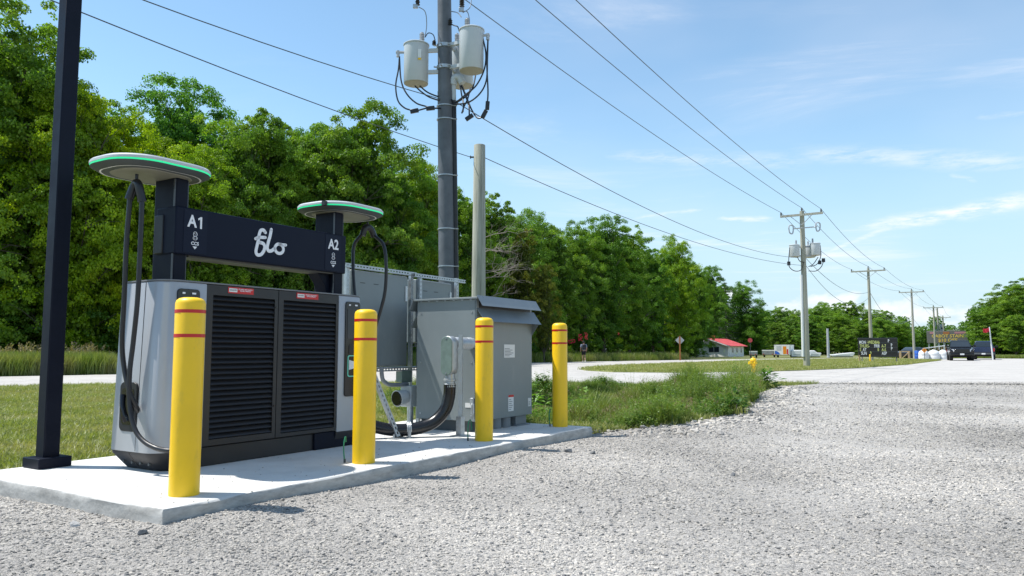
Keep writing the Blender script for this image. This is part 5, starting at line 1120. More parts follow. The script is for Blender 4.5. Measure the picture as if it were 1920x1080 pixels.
brd('THURS-', -1.42, 1, 'yellowletter'); brd('FRI8', -0.28, 1, 'whiteink'); brd('A-7', 0.30, 1, 'yellowletter'); brd('P', 1.02, 0.8, 'whiteink')
brd('S', -1.42, 2, 'yellowletter'); brd('AT', -1.18, 2, 'whiteink'); brd('8', -0.02, 2, 'yellowletter'); brd('A-5', 0.30, 2, 'yellowletter'); brd('P', 1.02, 1.75, 'whiteink')
brd('SUN', -1.32, 3, 'whiteink'); brd('9', -0.62, 2.9, 'yellowletter'); brd('A5P', 0.30, 3, 'whiteink')
for x_ in (-1.1, 1.25):
    b = MB(); b.tube([(x_, -0.25, 0.0), (x_, 0.11, zb0 + 0.02), (x_, 0.5, 0.0)], 0.03, 6); b.build('leg', M['darkbase'], lbq)
    b = MB(); b.box(x_ - 0.3, x_ + 0.3, -0.4, 0.6, 0.03, 0.10); b.build('ballast_slab', M['rock'], lbq)
p = foot(1631, 56.5); s_ = empty('marker_post', p, 0, 'thin yellow marker post in front of the letter board', 'post'); b = MB(); b.lathe([(0.055, 0), (0.055, 0.62), (0.04, 0.66), (0.001, 0.67)], n=10); b.build('sleeve', M['yellow'], s_, smooth=True); b = MB(); b.lathe([(0.07, 0), (0.07, 0.04), (0.056, 0.05)], n=10); b.build('base', M['darkbase'], s_)
p = foot(1611, 58); s_ = empty('stake', p, 0, 'short pale stake at the left leg of the letter board', 'stake'); b = MB(); b.box(-0.05, 0.05, -0.04, 0.04, 0, 0.55); b.build('stick', M['lumber'], s_); b = MB(); b.prism_y([(-0.05, 0.551), (0.05, 0.551), (0, 0.60)], -0.04, 0.04); b.build('tip', M['lumber'], s_)
# wooden crate frame
p = foot(1697, 80); cr_ = empty('crate_frame', p, R(-20), 'open square frame of fresh lumber on the ground', 'crate')
for x_ in (-0.42, 0.42):
    for y_ in (0, 0.8): b = MB(); b.box(x_ - 0.05, x_ + 0.05, y_ - 0.05, y_ + 0.05, 0, 0.92); b.build('upright', M['lumber'], cr_)
for y_ in (0, 0.8):
    for z_ in (0.05, 0.87): b = MB(); b.box(-0.369, 0.369, y_ - 0.045, y_ + 0.045, z_ - 0.05, z_ + 0.05); b.build('rail', M['lumber'], cr_)
b = MB(); b.tube([(-0.36, -0.065, 0.1), (0.36, -0.065, 0.84)], 0.05, 4); b.build('diagonal', M['lumber'], cr_)
# tanks
for k, (u, w_) in enumerate(((1731.5, 17), (1750.5, 19), (1768, 16.5))):
    D = 84; r_ = w_ / 2 * D / FPX * 1.04; p = foot(u, D); t_ = empty('white_tank', p, 0, ['leftmost', 'middle', 'rightmost'][k] + ' of three domed white plastic tanks', 'tank', 'three white tanks')
    b = MB(); b.lathe([(r_ * 0.97, 0), (r_, 0.05), (r_, 0.40), (r_ * 0.97, 0.43), (r_, 0.46), (r_ * 0.97, 0.66), (r_ * 0.84, 0.86), (r_ * 0.55, 0.97), (0.16, 1.0)], n=24); b.build('shell', M['whiteplastic'], t_, smooth=True)
    b = MB(); b.lathe([(0.17, 1.0), (0.18, 1.04), (0.16, 1.07), (0.001, 1.075)], n=14); b.build('lid', M['whiteplastic'], t_, smooth=True)
p = foot(1720, 86); t_ = empty('blue_barrel', p, 0, 'blue plastic barrel left of the white tanks', 'barrel'); b = MB(); b.lathe([(0.27, 0), (0.30, 0.03), (0.30, 0.3), (0.32, 0.33), (0.30, 0.36), (0.30, 0.62), (0.32, 0.65), (0.30, 0.68), (0.30, 0.93), (0.27, 0.97), (0.001, 0.97)], n=18); b.build('shell', M['blue'], t_, smooth=True); b = MB(); b.cyl((0.12, 0, 0.971), (0.12, 0, 1.0), 0.05, n=8); b.build('bung', M['ink'], t_)
p = foot(1733, 83.0); s_ = empty('warning_sign', p, R(-25), 'small orange diamond sign above the white tanks', 'road sign'); zc = at(1733, 657, 83).z
b = MB(); b.box(-0.03, 0.03, -0.02, 0.02, 0, zc); b.build('post', M['darkbase'], s_); b = MB(); b.prism_y([(-0.27, zc), (0, zc - 0.27), (0.27, zc), (0, zc + 0.27)], -0.03, -0.022); pn = b.build('sign_panel', M['orange'], s_); b = MB(); b.box(-0.03, 0.03, -0.036, -0.031, zc - 0.12, zc + 0.12); b.build('symbol', M['ink'], pn)
# lumber rack
p = foot(1757, 98); lr = empty('lumber_rack', p, R(-28), 'open timber storage rack with a pale roof behind the tanks', 'shed')
b = MB(); b.prism_y([(-2.0, 1.15), (1.3, 1.62), (1.3, 1.74), (-2.0, 1.27)], -0.3, 2.2); b.build('roof', M['white'], lr)
for k in range(7): b = MB(); x_ = -1.7 + k * 0.45; b.box(x_ - 0.09, x_ + 0.09, 0, 0.1, 0, 1.16 + 0.14 * (x_ + 1.7)); b.build('board', M['lumber'], lr)
b = MB(); b.box(-1.8, 1.2, 2.0, 2.1, 0, 1.1); b.build('back_wall', M['lumber'], lr)
# electronic billboard
D = 122; p = foot(1778, D); bb = empty('billboard', p, R(-31), 'dark electronic billboard with yellow lettering on posts', 'billboard')
z0, z1 = at(1775, 643, D).z, at(1775, 620.5, D).z; hw_ = 2.95
b = MB(); b.box(-hw_, hw_, 0, 0.35, z0, z1); bp_ = b.build('screen', M['ledbg'], bb, bevel=0.03)
for x_ in (-hw_ + 0.25, hw_ + 0.12): b = MB(); b.box(x_ - 0.08, x_ + 0.08, 0.36, 0.5, 0, z1 - 0.05 if x_ < 0 else z1 + 0.05); b.build('post', M['ceramic'], bb)
for x_ in (-1.3, -0.5): b = MB(); b.box(x_ - 0.14, x_ + 0.14, 0.1, 0.3, 0, z0); b.build('post', M['ceramic'], bb)
text('lettering', 'CABOT STAIN', 0.70, M['led'], bp_, (0, -0.02, z0 + 1.10), bold=0.02, sx=1.0); text('lettering', '$10 OFF', 0.72, M['led'], bp_, (0, -0.02, z0 + 0.42), bold=0.02, sx=1.05)
for x0, x1 in ((-2.5, -1.9), (1.0, 2.6)): b = MB(); b.box(x0, x1, -0.02, -0.002, z1 - 0.45, z1 - 0.15); b.build('graphic', M['ledpink'], bp_)
b = MB(); b.box(-0.6, 0.3, -0.02, -0.002, z1 - 0.5, z1 - 0.12); b.build('graphic', M['rust'], bp_)

# ------------------------------------------------------------------ vehicles (front towards local -y)
def pickup(name, loc, rz, paint, label, sc=1.0):
    o = empty(name, loc, rz, label, 'pickup truck'); o.scale = (sc,) * 3; W = 1.0; P_ = M[paint]
    side = [(-2.85, 0.55), (-2.88, 0.95), (-2.75, 1.12), (-1.45, 1.24), (-1.2, 1.26), (0.9, 1.26), (1.0, 1.30), (2.95, 1.30), (3.0, 0.75), (2.9, 0.55)]
    b = MB(); ins = lambda k: [(W * k, y, z) for y, z in side]
    b.loft([[(-W * 0.93, y, z) for y, z in side], [(-W, y * 0.995, z * 0.985 + 0.005) for y, z in side], [(W, y * 0.995, z * 0.985 + 0.005) for y, z in side], [(W * 0.93, y, z) for y, z in side]]); body = b.build('body', P_, o, bevel=0.05, seg=3)
    cab = [[(-0.90, -1.35, 1.24), (0.90, -1.35, 1.24), (0.92, 0.95, 1.24), (-0.92, 0.95, 1.24)], [(-0.74, -0.62, 1.90), (0.74, -0.62, 1.90), (0.74, 0.72, 1.92), (-0.74, 0.72, 1.92)], [(-0.66, -0.5, 1.95), (0.66, -0.5, 1.95), (0.66, 0.62, 1.97), (-0.66, 0.62, 1.97)]]
    b = MB(); b.loft(cab); cb = b.build('cab', P_, o, bevel=0.04, seg=3)
    def glass(nm, q, par):
        c = sum((Vector(p_) for p_ in q), Vector()) / 4; nrm = (Vector(q[1]) - Vector(q[0])).cross(Vector(q[2]) - Vector(q[0])).normalized()
        ctr = Vector((0, -0.2, 1.5)); nrm = nrm if nrm.dot(c - ctr) > 0 else -nrm
        b = MB(); b.add([Vector(p_) + nrm * 0.006 for p_ in q] + [Vector(p_) + nrm * 0.014 for p_ in q], [(0, 1, 2, 3), (4, 5, 6, 7), (0, 1, 5, 4), (1, 2, 6, 5), (2, 3, 7, 6), (3, 0, 4, 7)]); return b.build(nm, M['glass'], par)
    glass('windshield', [(-0.82, -1.26, 1.32), (0.82, -1.26, 1.32), (0.69, -0.68, 1.85), (-0.69, -0.68, 1.85)], cb)
    glass('rear_window', [(-0.80, 0.92, 1.34), (0.80, 0.92, 1.34), (0.68, 0.76, 1.85), (-0.68, 0.76, 1.85)], cb)
    for s in (-1, 1):
        glass('side_window', [(s * 0.895, -1.10, 1.32), (s * 0.895, -0.20, 1.32), (s * 0.765, -0.20, 1.84), (s * 0.765, -0.60, 1.84)], cb); glass('side_window', [(s * 0.895, -0.12, 1.32), (s * 0.90, 0.82, 1.32), (s * 0.765, 0.66, 1.84), (s * 0.765, -0.12, 1.84)], cb)
        b = MB(); b.box(s * 1.16 - 0.11, s * 1.16 + 0.11, -1.12, -1.0, 1.30, 1.52); b.tube([(s * 0.92, -1.05, 1.34), (s * 1.07, -1.06, 1.38)], 0.03, 6); b.build('mirror', M['glossblack'], cb, bevel=0.02)
        b = MB(); b.add([(s * 0.64, -2.885, 0.86), (s * 0.95, -2.80, 0.86), (s * 0.97, -2.72, 1.08), (s * 0.66, -2.86, 1.05), (s * 0.64, -2.80, 0.86), (s * 0.95, -2.7, 0.86), (s * 0.97, -2.62, 1.08), (s * 0.66, -2.76, 1.05)], [(0, 1, 2, 3), (4, 7, 6, 5), (0, 4, 5, 1), (1, 5, 6, 2), (2, 6, 7, 3), (3, 7, 4, 0)]); b.build('headlight', M['lamp'], body)
        b = MB(); b.box(s * 0.93 - 0.06, s * 0.93 + 0.06, 2.96, 3.01, 0.85, 1.2); b.build('tail_light', M['tail'], body)
        for y_ in (-1.85, 1.85):
            b = MB(); b.tube([(s * 0.70, y_, 0.41), (s * 0.72, y_, 0.41), (s * 0.98, y_, 0.41), (s * 1.0, y_, 0.41)], [0.37, 0.41, 0.41, 0.37], 22); wl_ = b.build('wheel', M['tyre'], o, smooth=True); q = MB(); q.tube([(s * 0.985, y_, 0.41), (s * 1.012, y_, 0.41)], [0.26, 0.22], 14); q.build('rim', M['rim'], wl_)
    b = MB(); b.prism_y([(-0.62, 0.72), (0.62, 0.72), (0.60, 1.05), (0.5, 1.10), (-0.5, 1.10), (-0.60, 1.05)], -2.93, -2.80); gr = b.build('grille', M['glossblack'], body, bevel=0.02)
    for k in range(3): b = MB(); b.box(-0.56, 0.56, -2.945, -2.931, 0.79 + k * 0.1, 0.82 + k * 0.1); b.build('grille_bar', M['rim'], gr)
    b = MB(); b.box(-0.98, 0.98, -3.0, -2.75, 0.50, 0.70); fb = b.build('bumper', M['glossblack'], o, bevel=0.05); b = MB(); b.box(-0.17, 0.17, -3.015, -3.002, 0.54, 0.68); b.build('licence_plate', M['white'], fb)
    b = MB(); b.box(-0.98, 0.98, 2.92, 3.12, 0.52, 0.70); rb_ = b.build('bumper', M['darkbase'], o, bevel=0.04); b = MB(); b.box(-0.17, 0.17, 3.122, 3.135, 0.54, 0.68); b.build('licence_plate', M['white'], rb_)
    b = MB(); b.box(-0.80, 0.80, 3.002, 3.02, 0.80, 1.24); b.build('tailgate', P_, body, bevel=0.015)
    b = MB(); b.box(-0.78, 0.78, 1.05, 2.9, 1.285, 1.31); b.build('bed_cover', M['black'], body)
    b = MB(); b.box(-0.7, 0.7, -2.3, 2.5, 0.32, 0.56); b.build('chassis', M['tyre'], o); return o
pickup('pickup_truck', foot(1799.5, 73.5), R(-27), 'blackpaint', 'black pickup truck facing the camera on the white driveway', 1.0)
pickup('pickup_truck', foot(1845, 83), R(180 - 33), 'bluepaint', 'dark blue pickup truck seen from behind, right of the black one', 1.02)
# dark car far behind
p = foot(1708, 97); cr_ = empty('parked_car', p, R(-60), 'dark parked car half hidden behind the lumber frame', 'car')
b = MB(); b.loft([[(-0.85, -2.1, 0.3), (0.85, -2.1, 0.3), (0.85, 2.1, 0.3), (-0.85, 2.1, 0.3)], [(-0.9, -2.15, 0.75), (0.9, -2.15, 0.75), (0.9, 2.15, 0.8), (-0.9, 2.15, 0.8)], [(-0.85, -1.1, 0.95), (0.85, -1.1, 0.95), (0.85, 1.9, 1.0), (-0.85, 1.9, 1.0)]]); b.build('body', M['blackpaint'], cr_, bevel=0.06)
b = MB(); b.loft([[(-0.82, -1.0, 0.96), (0.82, -1.0, 0.96), (0.82, 1.8, 1.0), (-0.82, 1.8, 1.0)], [(-0.62, -0.2, 1.42), (0.62, -0.2, 1.42), (0.62, 1.2, 1.42), (-0.62, 1.2, 1.42)]]); b.build('cabin', M['glass'], cr_, bevel=0.04)
for s in (-1, 1):
    for y_ in (-1.35, 1.35): wheel_pair(cr_, s * 0.8, y_, 0.32)
# flag
p = foot(1861, 79); fl = empty('flag_pole', p, 0, 'slightly leaning white flag pole with a small red flag', 'flag'); top = at(1855, 613, 79) - p
b = MB(); b.tube([(0, 0, 0), top], [0.075, 0.05], 8); b.build('pole', M['white'], fl, smooth=True)
b = MB(); n = 12; vs = []; fs = []
for i in range(n + 1):
    for j in range(2):
        x_ = -i / n * 0.72; wv = 0.06 * math.sin(i * 0.9); vs.append((top.x + x_, top.y + wv, top.z - 0.12 - j * 0.42 - 0.08 * (i / n) + 0.03 * math.sin(i * 0.7)))
fs = [(2 * i, 2 * i + 1, 2 * i + 3, 2 * i + 2) for i in range(n)]; b.add(vs, fs); fo = b.build('cloth', M['redcloth'], fl); md = fo.modifiers.new('thick', 'SOLIDIFY'); md.thickness = 0.01

# ------------------------------------------------------------------ walking person seen from behind
def skin(name, verts, edges, radii, m, parent, root=0, sub=2):
    me = bpy.data.meshes.new(name); me.from_pydata(verts, edges, []); me.update(); me.materials.append(m)
    o = bpy.data.objects.new(name, me); COL.objects.link(o); o.parent = parent
    sk = o.modifiers.new('skin', 'SKIN'); sk.use_smooth_shade = True
    sv = me.skin_vertices[0].data if len(me.skin_vertices) else None
    if sv is None:
        bm = bmesh.new(); bm.from_mesh(me); bm.verts.layers.skin.verify(); bm.to_mesh(me); bm.free(); sv = me.skin_vertices[0].data
    for k, r_ in enumerate(radii): sv[k].radius = (r_, r_) if not isinstance(r_, tuple) else r_; sv[k].use_root = (k == root)
    s2 = o.modifiers.new('smooth', 'SUBSURF'); s2.levels = sub; s2.render_levels = sub; return o
p = foot(1094.5, 64.6); pe = empty('person', p, R(8), 'person walking away in a grey blue shirt and dark shorts with a backpack', 'person')
V = [(0, 0, 0.93), (0, 0, 1.15), (0, -0.01, 1.38), (0, 0.0, 1.50), (0, 0.02, 1.56), (0, 0.03, 1.66), (0, 0.02, 1.73),
     (-0.19, 0, 1.42), (-0.26, -0.03, 1.15), (-0.25, 0.08, 0.92), (-0.24, 0.11, 0.84), (0.19, 0, 1.42), (0.26, 0.02, 1.15), (0.25, 0.10, 0.93), (0.24, 0.13, 0.85),
     (-0.09, 0, 0.86), (-0.09, 0.08, 0.50), (-0.09, 0.0, 0.10), (-0.09, 0.12, 0.04), (0.09, 0, 0.86), (0.085, 0.02, 0.48), (0.085, -0.18, 0.14), (0.085, -0.10, 0.04)]
E_ = [(0, 1), (1, 2), (2, 3), (3, 4), (4, 5), (5, 6), (2, 7), (7, 8), (8, 9), (9, 10), (2, 11), (11, 12), (12, 13), (13, 14), (0, 15), (15, 16), (16, 17), (17, 18), (0, 19), (19, 20), (20, 21), (21, 22)]
Rr = [(0.15, 0.11), (0.14, 0.10), (0.16, 0.11), 0.06, 0.07, 0.098, 0.07, 0.065, 0.048, 0.036, 0.042, 0.065, 0.048, 0.036, 0.042, 0.085, 0.06, 0.042, 0.045, 0.085, 0.06, 0.042, 0.045]
skin('body', V, E_, Rr, M['skin'], pe)
skin('shirt', [(0, 0, 0.90), (0, 0, 1.15), (0, -0.01, 1.38), (0, 0, 1.47), (-0.20, 0, 1.42), (-0.255, -0.02, 1.20), (0.20, 0, 1.42), (0.255, 0.01, 1.20)], [(0, 1), (1, 2), (2, 3), (2, 4), (4, 5), (2, 6), (6, 7)], [(0.185, 0.14), (0.175, 0.13), (0.19, 0.135), 0.085, 0.09, 0.075, 0.09, 0.075], M['shirt'], pe)
skin('shorts', [(0, 0, 0.92), (-0.09, 0, 0.84), (-0.095, 0.06, 0.56), (0.09, 0, 0.84), (0.09, 0.02, 0.55)], [(0, 1), (1, 2), (0, 3), (3, 4)], [(0.17, 0.13), 0.11, 0.10, 0.11, 0.10], M['shorts'], pe)
b = MB(); b.lathe([(0.10, 1.60), (0.112, 1.66), (0.108, 1.72), (0.08, 1.775), (0.001, 1.79)], (0, 0.015, 0), 14); b.build('hair', M['hair'], pe, smooth=True)
b = MB(); b.prism_y(rrect(-0.15, 0.15, 1.02, 1.46, 0.07, 5), -0.30, -0.12); bk = b.build('backpack', M['pack'], pe, bevel=0.03, seg=3)
b = MB(); b.prism_y(rrect(-0.11, 0.11, 1.06, 1.22, 0.04, 4), -0.34, -0.302); b.build('pocket', M['pack'], bk, bevel=0.015)
for s in (-1, 1):
    b = MB(); b.box(s * 0.09 - 0.04, s * 0.09 + 0.04, -0.08 if s < 0 else -0.24, 0.18 if s < 0 else 0.02, 0.0, 0.07 if s < 0 else 0.09); b.build('shoe', M['white'], pe, bevel=0.02)
# red cloth strips hanging in the trees
for k, (u, v, h_) in enumerate(((1072, 640, 8), (1088, 633, 13), (1099, 630, 13), (1063, 634, 4), (1160, 626, 4))):
    D = 67.5; q = at(u, v, D); hh = h_ * D / FPX; o = empty('hanging_ribbon', (q.x, q.y, q.z - hh / 2), 0.4 * k, ['wide red cloth low in the dark trees left of the walker', 'left of the two long red cloth strips above the walker', 'right of the two long red cloth strips above the walker', 'small red scrap at the far left of the hanging cloths', 'lone red scrap in the trees right of the walker'][k], 'ribbon', 'red cloths in the trees')
    for j in range(3):
        b = MB(); n = 7; wd_ = 0.10 + 0.05 * (k == 0); vs = []
        for i in range(n + 1):
            z_ = hh * (1 - i / n); x_ = (j - 1) * (0.14 + 0.1 * (k == 0)) + 0.05 * math.sin(i * 1.3 + j * 2); y_ = 0.05 * math.cos(i * 1.1 + j)
            vs += [(x_ - wd_ / 2, y_, z_), (x_ + wd_ / 2, y_ + 0.03 * math.sin(i), z_)]
        b.add(vs, [(2 * i, 2 * i + 1, 2 * i + 3, 2 * i + 2) for i in range(n) if (i + j + k) % 4]); ro_ = b.build('strip', M['redcloth'], o); md = ro_.modifiers.new('thick', 'SOLIDIFY'); md.thickness = 0.01

# ------------------------------------------------------------------ trees
def leaf_mesh(name, pos, nrm, size, tint, m, rs, aspect=0.62):
    n = len(pos); nrm = nrm / np.maximum(np.linalg.norm(nrm, axis=1, keepdims=True), 1e-6)
    ref = rs.normal(size=(n, 3)); a = np.cross(nrm, ref); a /= np.maximum(np.linalg.norm(a, axis=1, keepdims=True), 1e-6); c = np.cross(nrm, a)
    s = size[:, None]; fold = nrm * s * 0.10
    v = np.stack([pos - a * s * 0.5, pos + c * s * 0.5 * aspect + fold, pos + a * s * 0.5, pos - c * s * 0.5 * aspect + fold], 1).reshape(-1, 3)
    me = bpy.data.meshes.new(name); me.vertices.add(4 * n); me.vertices.foreach_set('co', v.astype(np.float32).ravel())
    me.loops.add(4 * n); me.loops.foreach_set('vertex_index', np.arange(4 * n, dtype=np.int32))
    me.polygons.add(n); me.polygons.foreach_set('loop_start', np.arange(0, 4 * n, 4, dtype=np.int32))
    me.update(calc_edges=True)
    at_ = me.attributes.new('tint', 'FLOAT', 'FACE'); at_.data.foreach_set('value', np.clip(tint, 0, 1).astype(np.float32)); me.materials.append(m); return me
def tree_proto(seed, H, Rad, base, nlobe, nclu, nleaf, lsize, style='broad'):
    """returns (trunk mesh, crown mesh) for a tree of height H standing at the origin"""
    rs = np.random.default_rng(seed); rr = random.Random(seed); tb = MB()
    lean = Vector((rr.uniform(-0.3, 0.3), rr.uniform(-0.3, 0.3), 0)); r0 = H * 0.014
    tr = [Vector((0, 0, 0)) + lean * (k / 8) ** 2 * H * 0.1 + Vector((rr.uniform(-.06, .06), rr.uniform(-.06, .06), 0)) * k * 0.4 + Vector((0, 0, H * 0.88 * k / 8)) for k in range(9)]
    tb.tube(tr, [r0 * (1.25 if k == 0 else 1 - 0.105 * k) for k in range(9)], 9)
    lobes = []
    for i in range(nlobe):
        h = base + (H * 0.93 - base) * ((i + 0.5) / nlobe) ** 0.85; f = (h - base) / (H - base)
        prof = math.sin(math.pi * min(1, 0.16 + 0.80 * f)) ** 0.7 if style == 'broad' else (1 - f) * 0.95 + 0.05
        ang = i * 2.399 + rr.uniform(-0.5, 0.5); rad = Rad * prof * rr.uniform(0.50, 0.78)
        k = min(8, max(1, int(f * 6 + 1))); root = tr[k] * 0.8 + tr[max(0, k - 1)] * 0.2
        c = Vector((math.cos(ang) * rad, math.sin(ang) * rad, h)) + lean * f * f * H * 0.1
        lr_ = Rad * rr.uniform(0.30, 0.52) * (0.62 + 0.38 * prof); lobes.append((c, lr_))
        mid = root.lerp(c, 0.5) + Vector((rr.uniform(-.3, .3), rr.uniform(-.3, .3), rr.uniform(0.0, 0.5)))
        pts = spline([root, mid, c], 4); rb = r0 * 0.42 * (1 - 0.45 * f); tb.tube(pts, [rb * (1 - 0.75 * q / (len(pts) - 1)) for q in range(len(pts))], 6)
        for q in range(3):
            e = c + Vector((rr.gauss(0, 1), rr.gauss(0, 1), rr.gauss(0.2, 0.7))).normalized() * lr_ * 0.85
            tb.tube([pts[-3], pts[-3].lerp(e, 0.6) + Vector((0, 0, 0.1)), e], [rb * 0.35, rb * 0.22, rb * 0.08], 4)
    lobes.append((tr[-1] + Vector((0, 0, H * 0.02)), Rad * (0.30 if style == 'broad' else 0.12)))
    P = []; Nn = []; S = []; T = []
    wts = np.array([l[1] ** 2 for l in lobes]); wts /= wts.sum()
    for (c, lr_), w in zip(lobes, wts):
        nc = max(3, int(round(nclu * w))); c = np.array(c); lt = rs.random()
        d = rs.normal(size=(nc, 3)); d[:, 2] = d[:, 2] * 0.8 + 0.30; d /= np.linalg.norm(d, axis=1, keepdims=True)
        cc = c + d * lr_ * (0.72 + 0.42 * rs.random((nc, 1))) * np.array([1.15, 1.15, 0.85]); ct = rs.random(nc); cr_ = Rad * rs.uniform(0.085, 0.185, nc)
        share = cr_ ** 2 / (cr_ ** 2).sum()
        for k in range(nc):
            nl = max(20, int(nleaf * w * share[k]))
            # a spray of leaves: a dome, fuller above, drooping at its rim, broken into sub-sprays
            nsub = 6; sc_ = rs.normal(size=(nsub, 3)) * np.array([0.42, 0.42, 0.18]); wh = rs.integers(0, nsub, nl)
            e = rs.normal(size=(nl, 3)); e /= np.linalg.norm(e, axis=1, keepdims=True)
            q = sc_[wh] + e * (0.22 + 0.26 * rs.random((nl, 1))) * np.array([1.2, 1.2, 0.62]); q[:, 2] -= 0.22 * (q[:, 0] ** 2 + q[:, 1] ** 2)
            P.append(cc[k] + q * cr_[k] * 1.15)
            Nn.append(e * 0.6 + np.array([0, 0, 0.38]) + rs.normal(size=(nl, 3)) * 0.45 + d[k] * 0.35); S.append(lsize * rs.uniform(0.6, 1.3, nl)); T.append(0.05 + 0.25 * lt + 0.40 * ct[k] + 0.30 * rs.random(nl))
    ni = nleaf // 9; hi = base + (H * 0.86 - base) * rs.random(ni); fi = (hi - base) / (H - base)       # large filler leaves inside the crown, tinted darker to paint its inner shade
    ri = Rad * 0.52 * np.sin(np.pi * np.clip(0.16 + 0.80 * fi, 0, 1)) ** 0.7 * np.sqrt(rs.random(ni)); ai = rs.random(ni) * 6.283
    P.append(np.column_stack([ri * np.cos(ai), ri * np.sin(ai), hi])); Nn.append(rs.normal(size=(ni, 3))); S.append(lsize * rs.uniform(1.5, 2.6, ni)); T.append(rs.random(ni) * 0.4)
    P = np.concatenate(P); k = P[:, 2] > 0.15; P = P[k]
    cm = leaf_mesh('crown', P, np.concatenate(Nn)[k], np.concatenate(S)[k], np.concatenate(T)[k], M['leaf'], rs, 0.84)
    to = tb.build('trunk', M['bark'], None, smooth=True); tm = to.data; bpy.data.objects.remove(to); return tm, cm
def conifer_proto(seed, H, Rad, nleaf):
    rs = np.random.default_rng(seed); rr = random.Random(seed); tb = MB(); tb.tube([(0, 0, 0), (0, 0, H * 0.5), (0, 0, H)], [H * 0.014, H * 0.009, 0.01], 8)
    P = []; Nn = []; S = []; T = []; nw = 26
    for i in range(nw):
        h = H * (0.08 + 0.91 * i / nw); L_ = Rad * (1 - i / nw) ** 0.8 * rr.uniform(0.8, 1.1) + 0.15
        nb = 6
        for j in range(nb):
            a = j * 6.283 / nb + i * 0.7 + rr.uniform(-.3, .3); d = np.array([math.cos(a), math.sin(a), 0]); e = Vector((d[0] * L_, d[1] * L_, h - L_ * 0.18)); tb.tube([(0, 0, h), e], [0.035, 0.008], 4)
            n = max(8, int(nleaf * (L_ / Rad) / (nw * nb * 0.55))); t = rs.random(n) ** 0.7
            pp = np.outer(t * L_, d) + np.array([0, 0, h]) - np.outer(t * L_ * 0.18, [0, 0, 1]); pp += rs.normal(size=(n, 3)) * np.array([0.28, 0.28, 0.12]) * (0.35 + 0.5 * L_ / Rad)
            P.append(pp); Nn.append(rs.normal(size=(n, 3)) * 0.7 + np.array([0, 0, 0.8])); S.append(rs.uniform(0.10, 0.24, n)); T.append(rs.random(n) * 0.6 + 0.4 * rr.random())
    cm = leaf_mesh('crown', np.concatenate(P), np.concatenate(Nn), np.concatenate(S), np.concatenate(T), M['needle'], rs, 0.35)
    to = tb.build('trunk', M['bark'], None, smooth=True); tm = to.data; bpy.data.objects.remove(to); return tm, cm
TP = [tree_proto(11, 14, 4.4, 1.0, 24, 270, 78000, 0.122), tree_proto(12, 14, 4.0, 1.4, 21, 230, 72000, 0.122), tree_proto(13, 14, 4.6, 0.9, 28, 310, 82000, 0.118),
      tree_proto(14, 14, 3.6, 1.6, 19, 200, 62000, 0.122), tree_proto(15, 14, 4.2, 1.2, 25, 260, 76000, 0.118), tree_proto(16, 14, 3.8, 2.0, 22, 280, 64000, 0.11)]
CP = [conifer_proto(21, 14, 3.0, 15000), conifer_proto(22, 14, 2.5, 13000)]
BP = [tree_proto(31, 4, 2.1, 0.25, 15, 90, 9000, 0.12), tree_proto(32, 4, 2.4, 0.2, 17, 110, 9500, 0.12)]
TINT = {'Y': (1.75, 1.42, 0.5), 'YG': (1.35, 1.20, 0.7), 'G': (1.0, 1.0, 1.0), 'DG': (0.80, 0.92, 1.0), 'B': (0.72, 0.92, 1.35), 'BR': (1.05, 0.68, 0.9), 'F': (1.15, 1.12, 1.5)}  # F is paled and blued: distance haze put into the leaf colour
ORD = ['first', 'second', 'third', 'fourth', 'fifth', 'sixth', 'seventh', 'eighth', 'ninth', 'tenth', 'eleventh', 'twelfth', 'thirteenth', 'fourteenth', 'fifteenth', 'sixteenth', 'seventeenth', 'eighteenth', 'nineteenth', 'twentieth',
       'twenty-first', 'twenty-second', 'twenty-third', 'twenty-fourth', 'twenty-fifth', 'twenty-sixth', 'twenty-seventh', 'twenty-eighth', 'twenty-ninth', 'thirtieth', 'thirty-first', 'thirty-second', 'thirty-third', 'thirty-fourth', 'thirty-fifth', 'thirty-sixth']
tr_rng = random.Random(5)
def tree(pr, loc, H, H0, tint, label, cat='tree', group=None, name='deciduous_tree', wide=1.0):
    o = empty(name, loc, tr_rng.uniform(0, 6.28), label, cat, group); s = H / H0; o.scale = (s * wide, s * wide, s)
    for nm_, me in (('trunk', pr[0]), ('crown', pr[1])):
        c = bpy.data.objects.new(nm_, me); COL.objects.link(c); c.parent = o; f = tr_rng.uniform(0.88, 1.12)
        if nm_ == 'crown': t = TINT[tint]; c.color = (t[0] * f, t[1] * f, t[2] * f, 1)
    return o
WORD = {'Y': 'yellow green', 'YG': 'fresh green', 'G': 'mid green', 'DG': 'dark green', 'B': 'blue green', 'BR': 'brownish', 'F': 'soft green'}
def row(lst, where, group, push=0.0):
    for k, (u, v, D, tn) in enumerate(sorted(lst)):
        D += push + (4.0 if push and u > 930 else (3.0 if push and u < 320 else 0.0)); p = foot(u, D, 0.0); H_ = at(u, v, D).z * (0.955 if push else 1.17); con = tn.startswith('C')
        pr = CP[k % 2] if con else TP[(k * 5 + len(lst)) % len(TP)]
        if tn == 'B': pr = TP[5]
        t_ = 'G' if con else tn
        tree(pr, p, H_, 14, t_, '%s%s, %s from the left %s' % ('dark conifer' if con else WORD[tn] + ' leafy tree', '', ORD[k], where), 'tree', group, 'conifer_tree' if con else 'deciduous_tree', 1.0 if con else tr_rng.uniform(0.90, 1.10) * (0.76 if push else min(1.25, max(0.9, 11.5 / H_ + 0.1))))
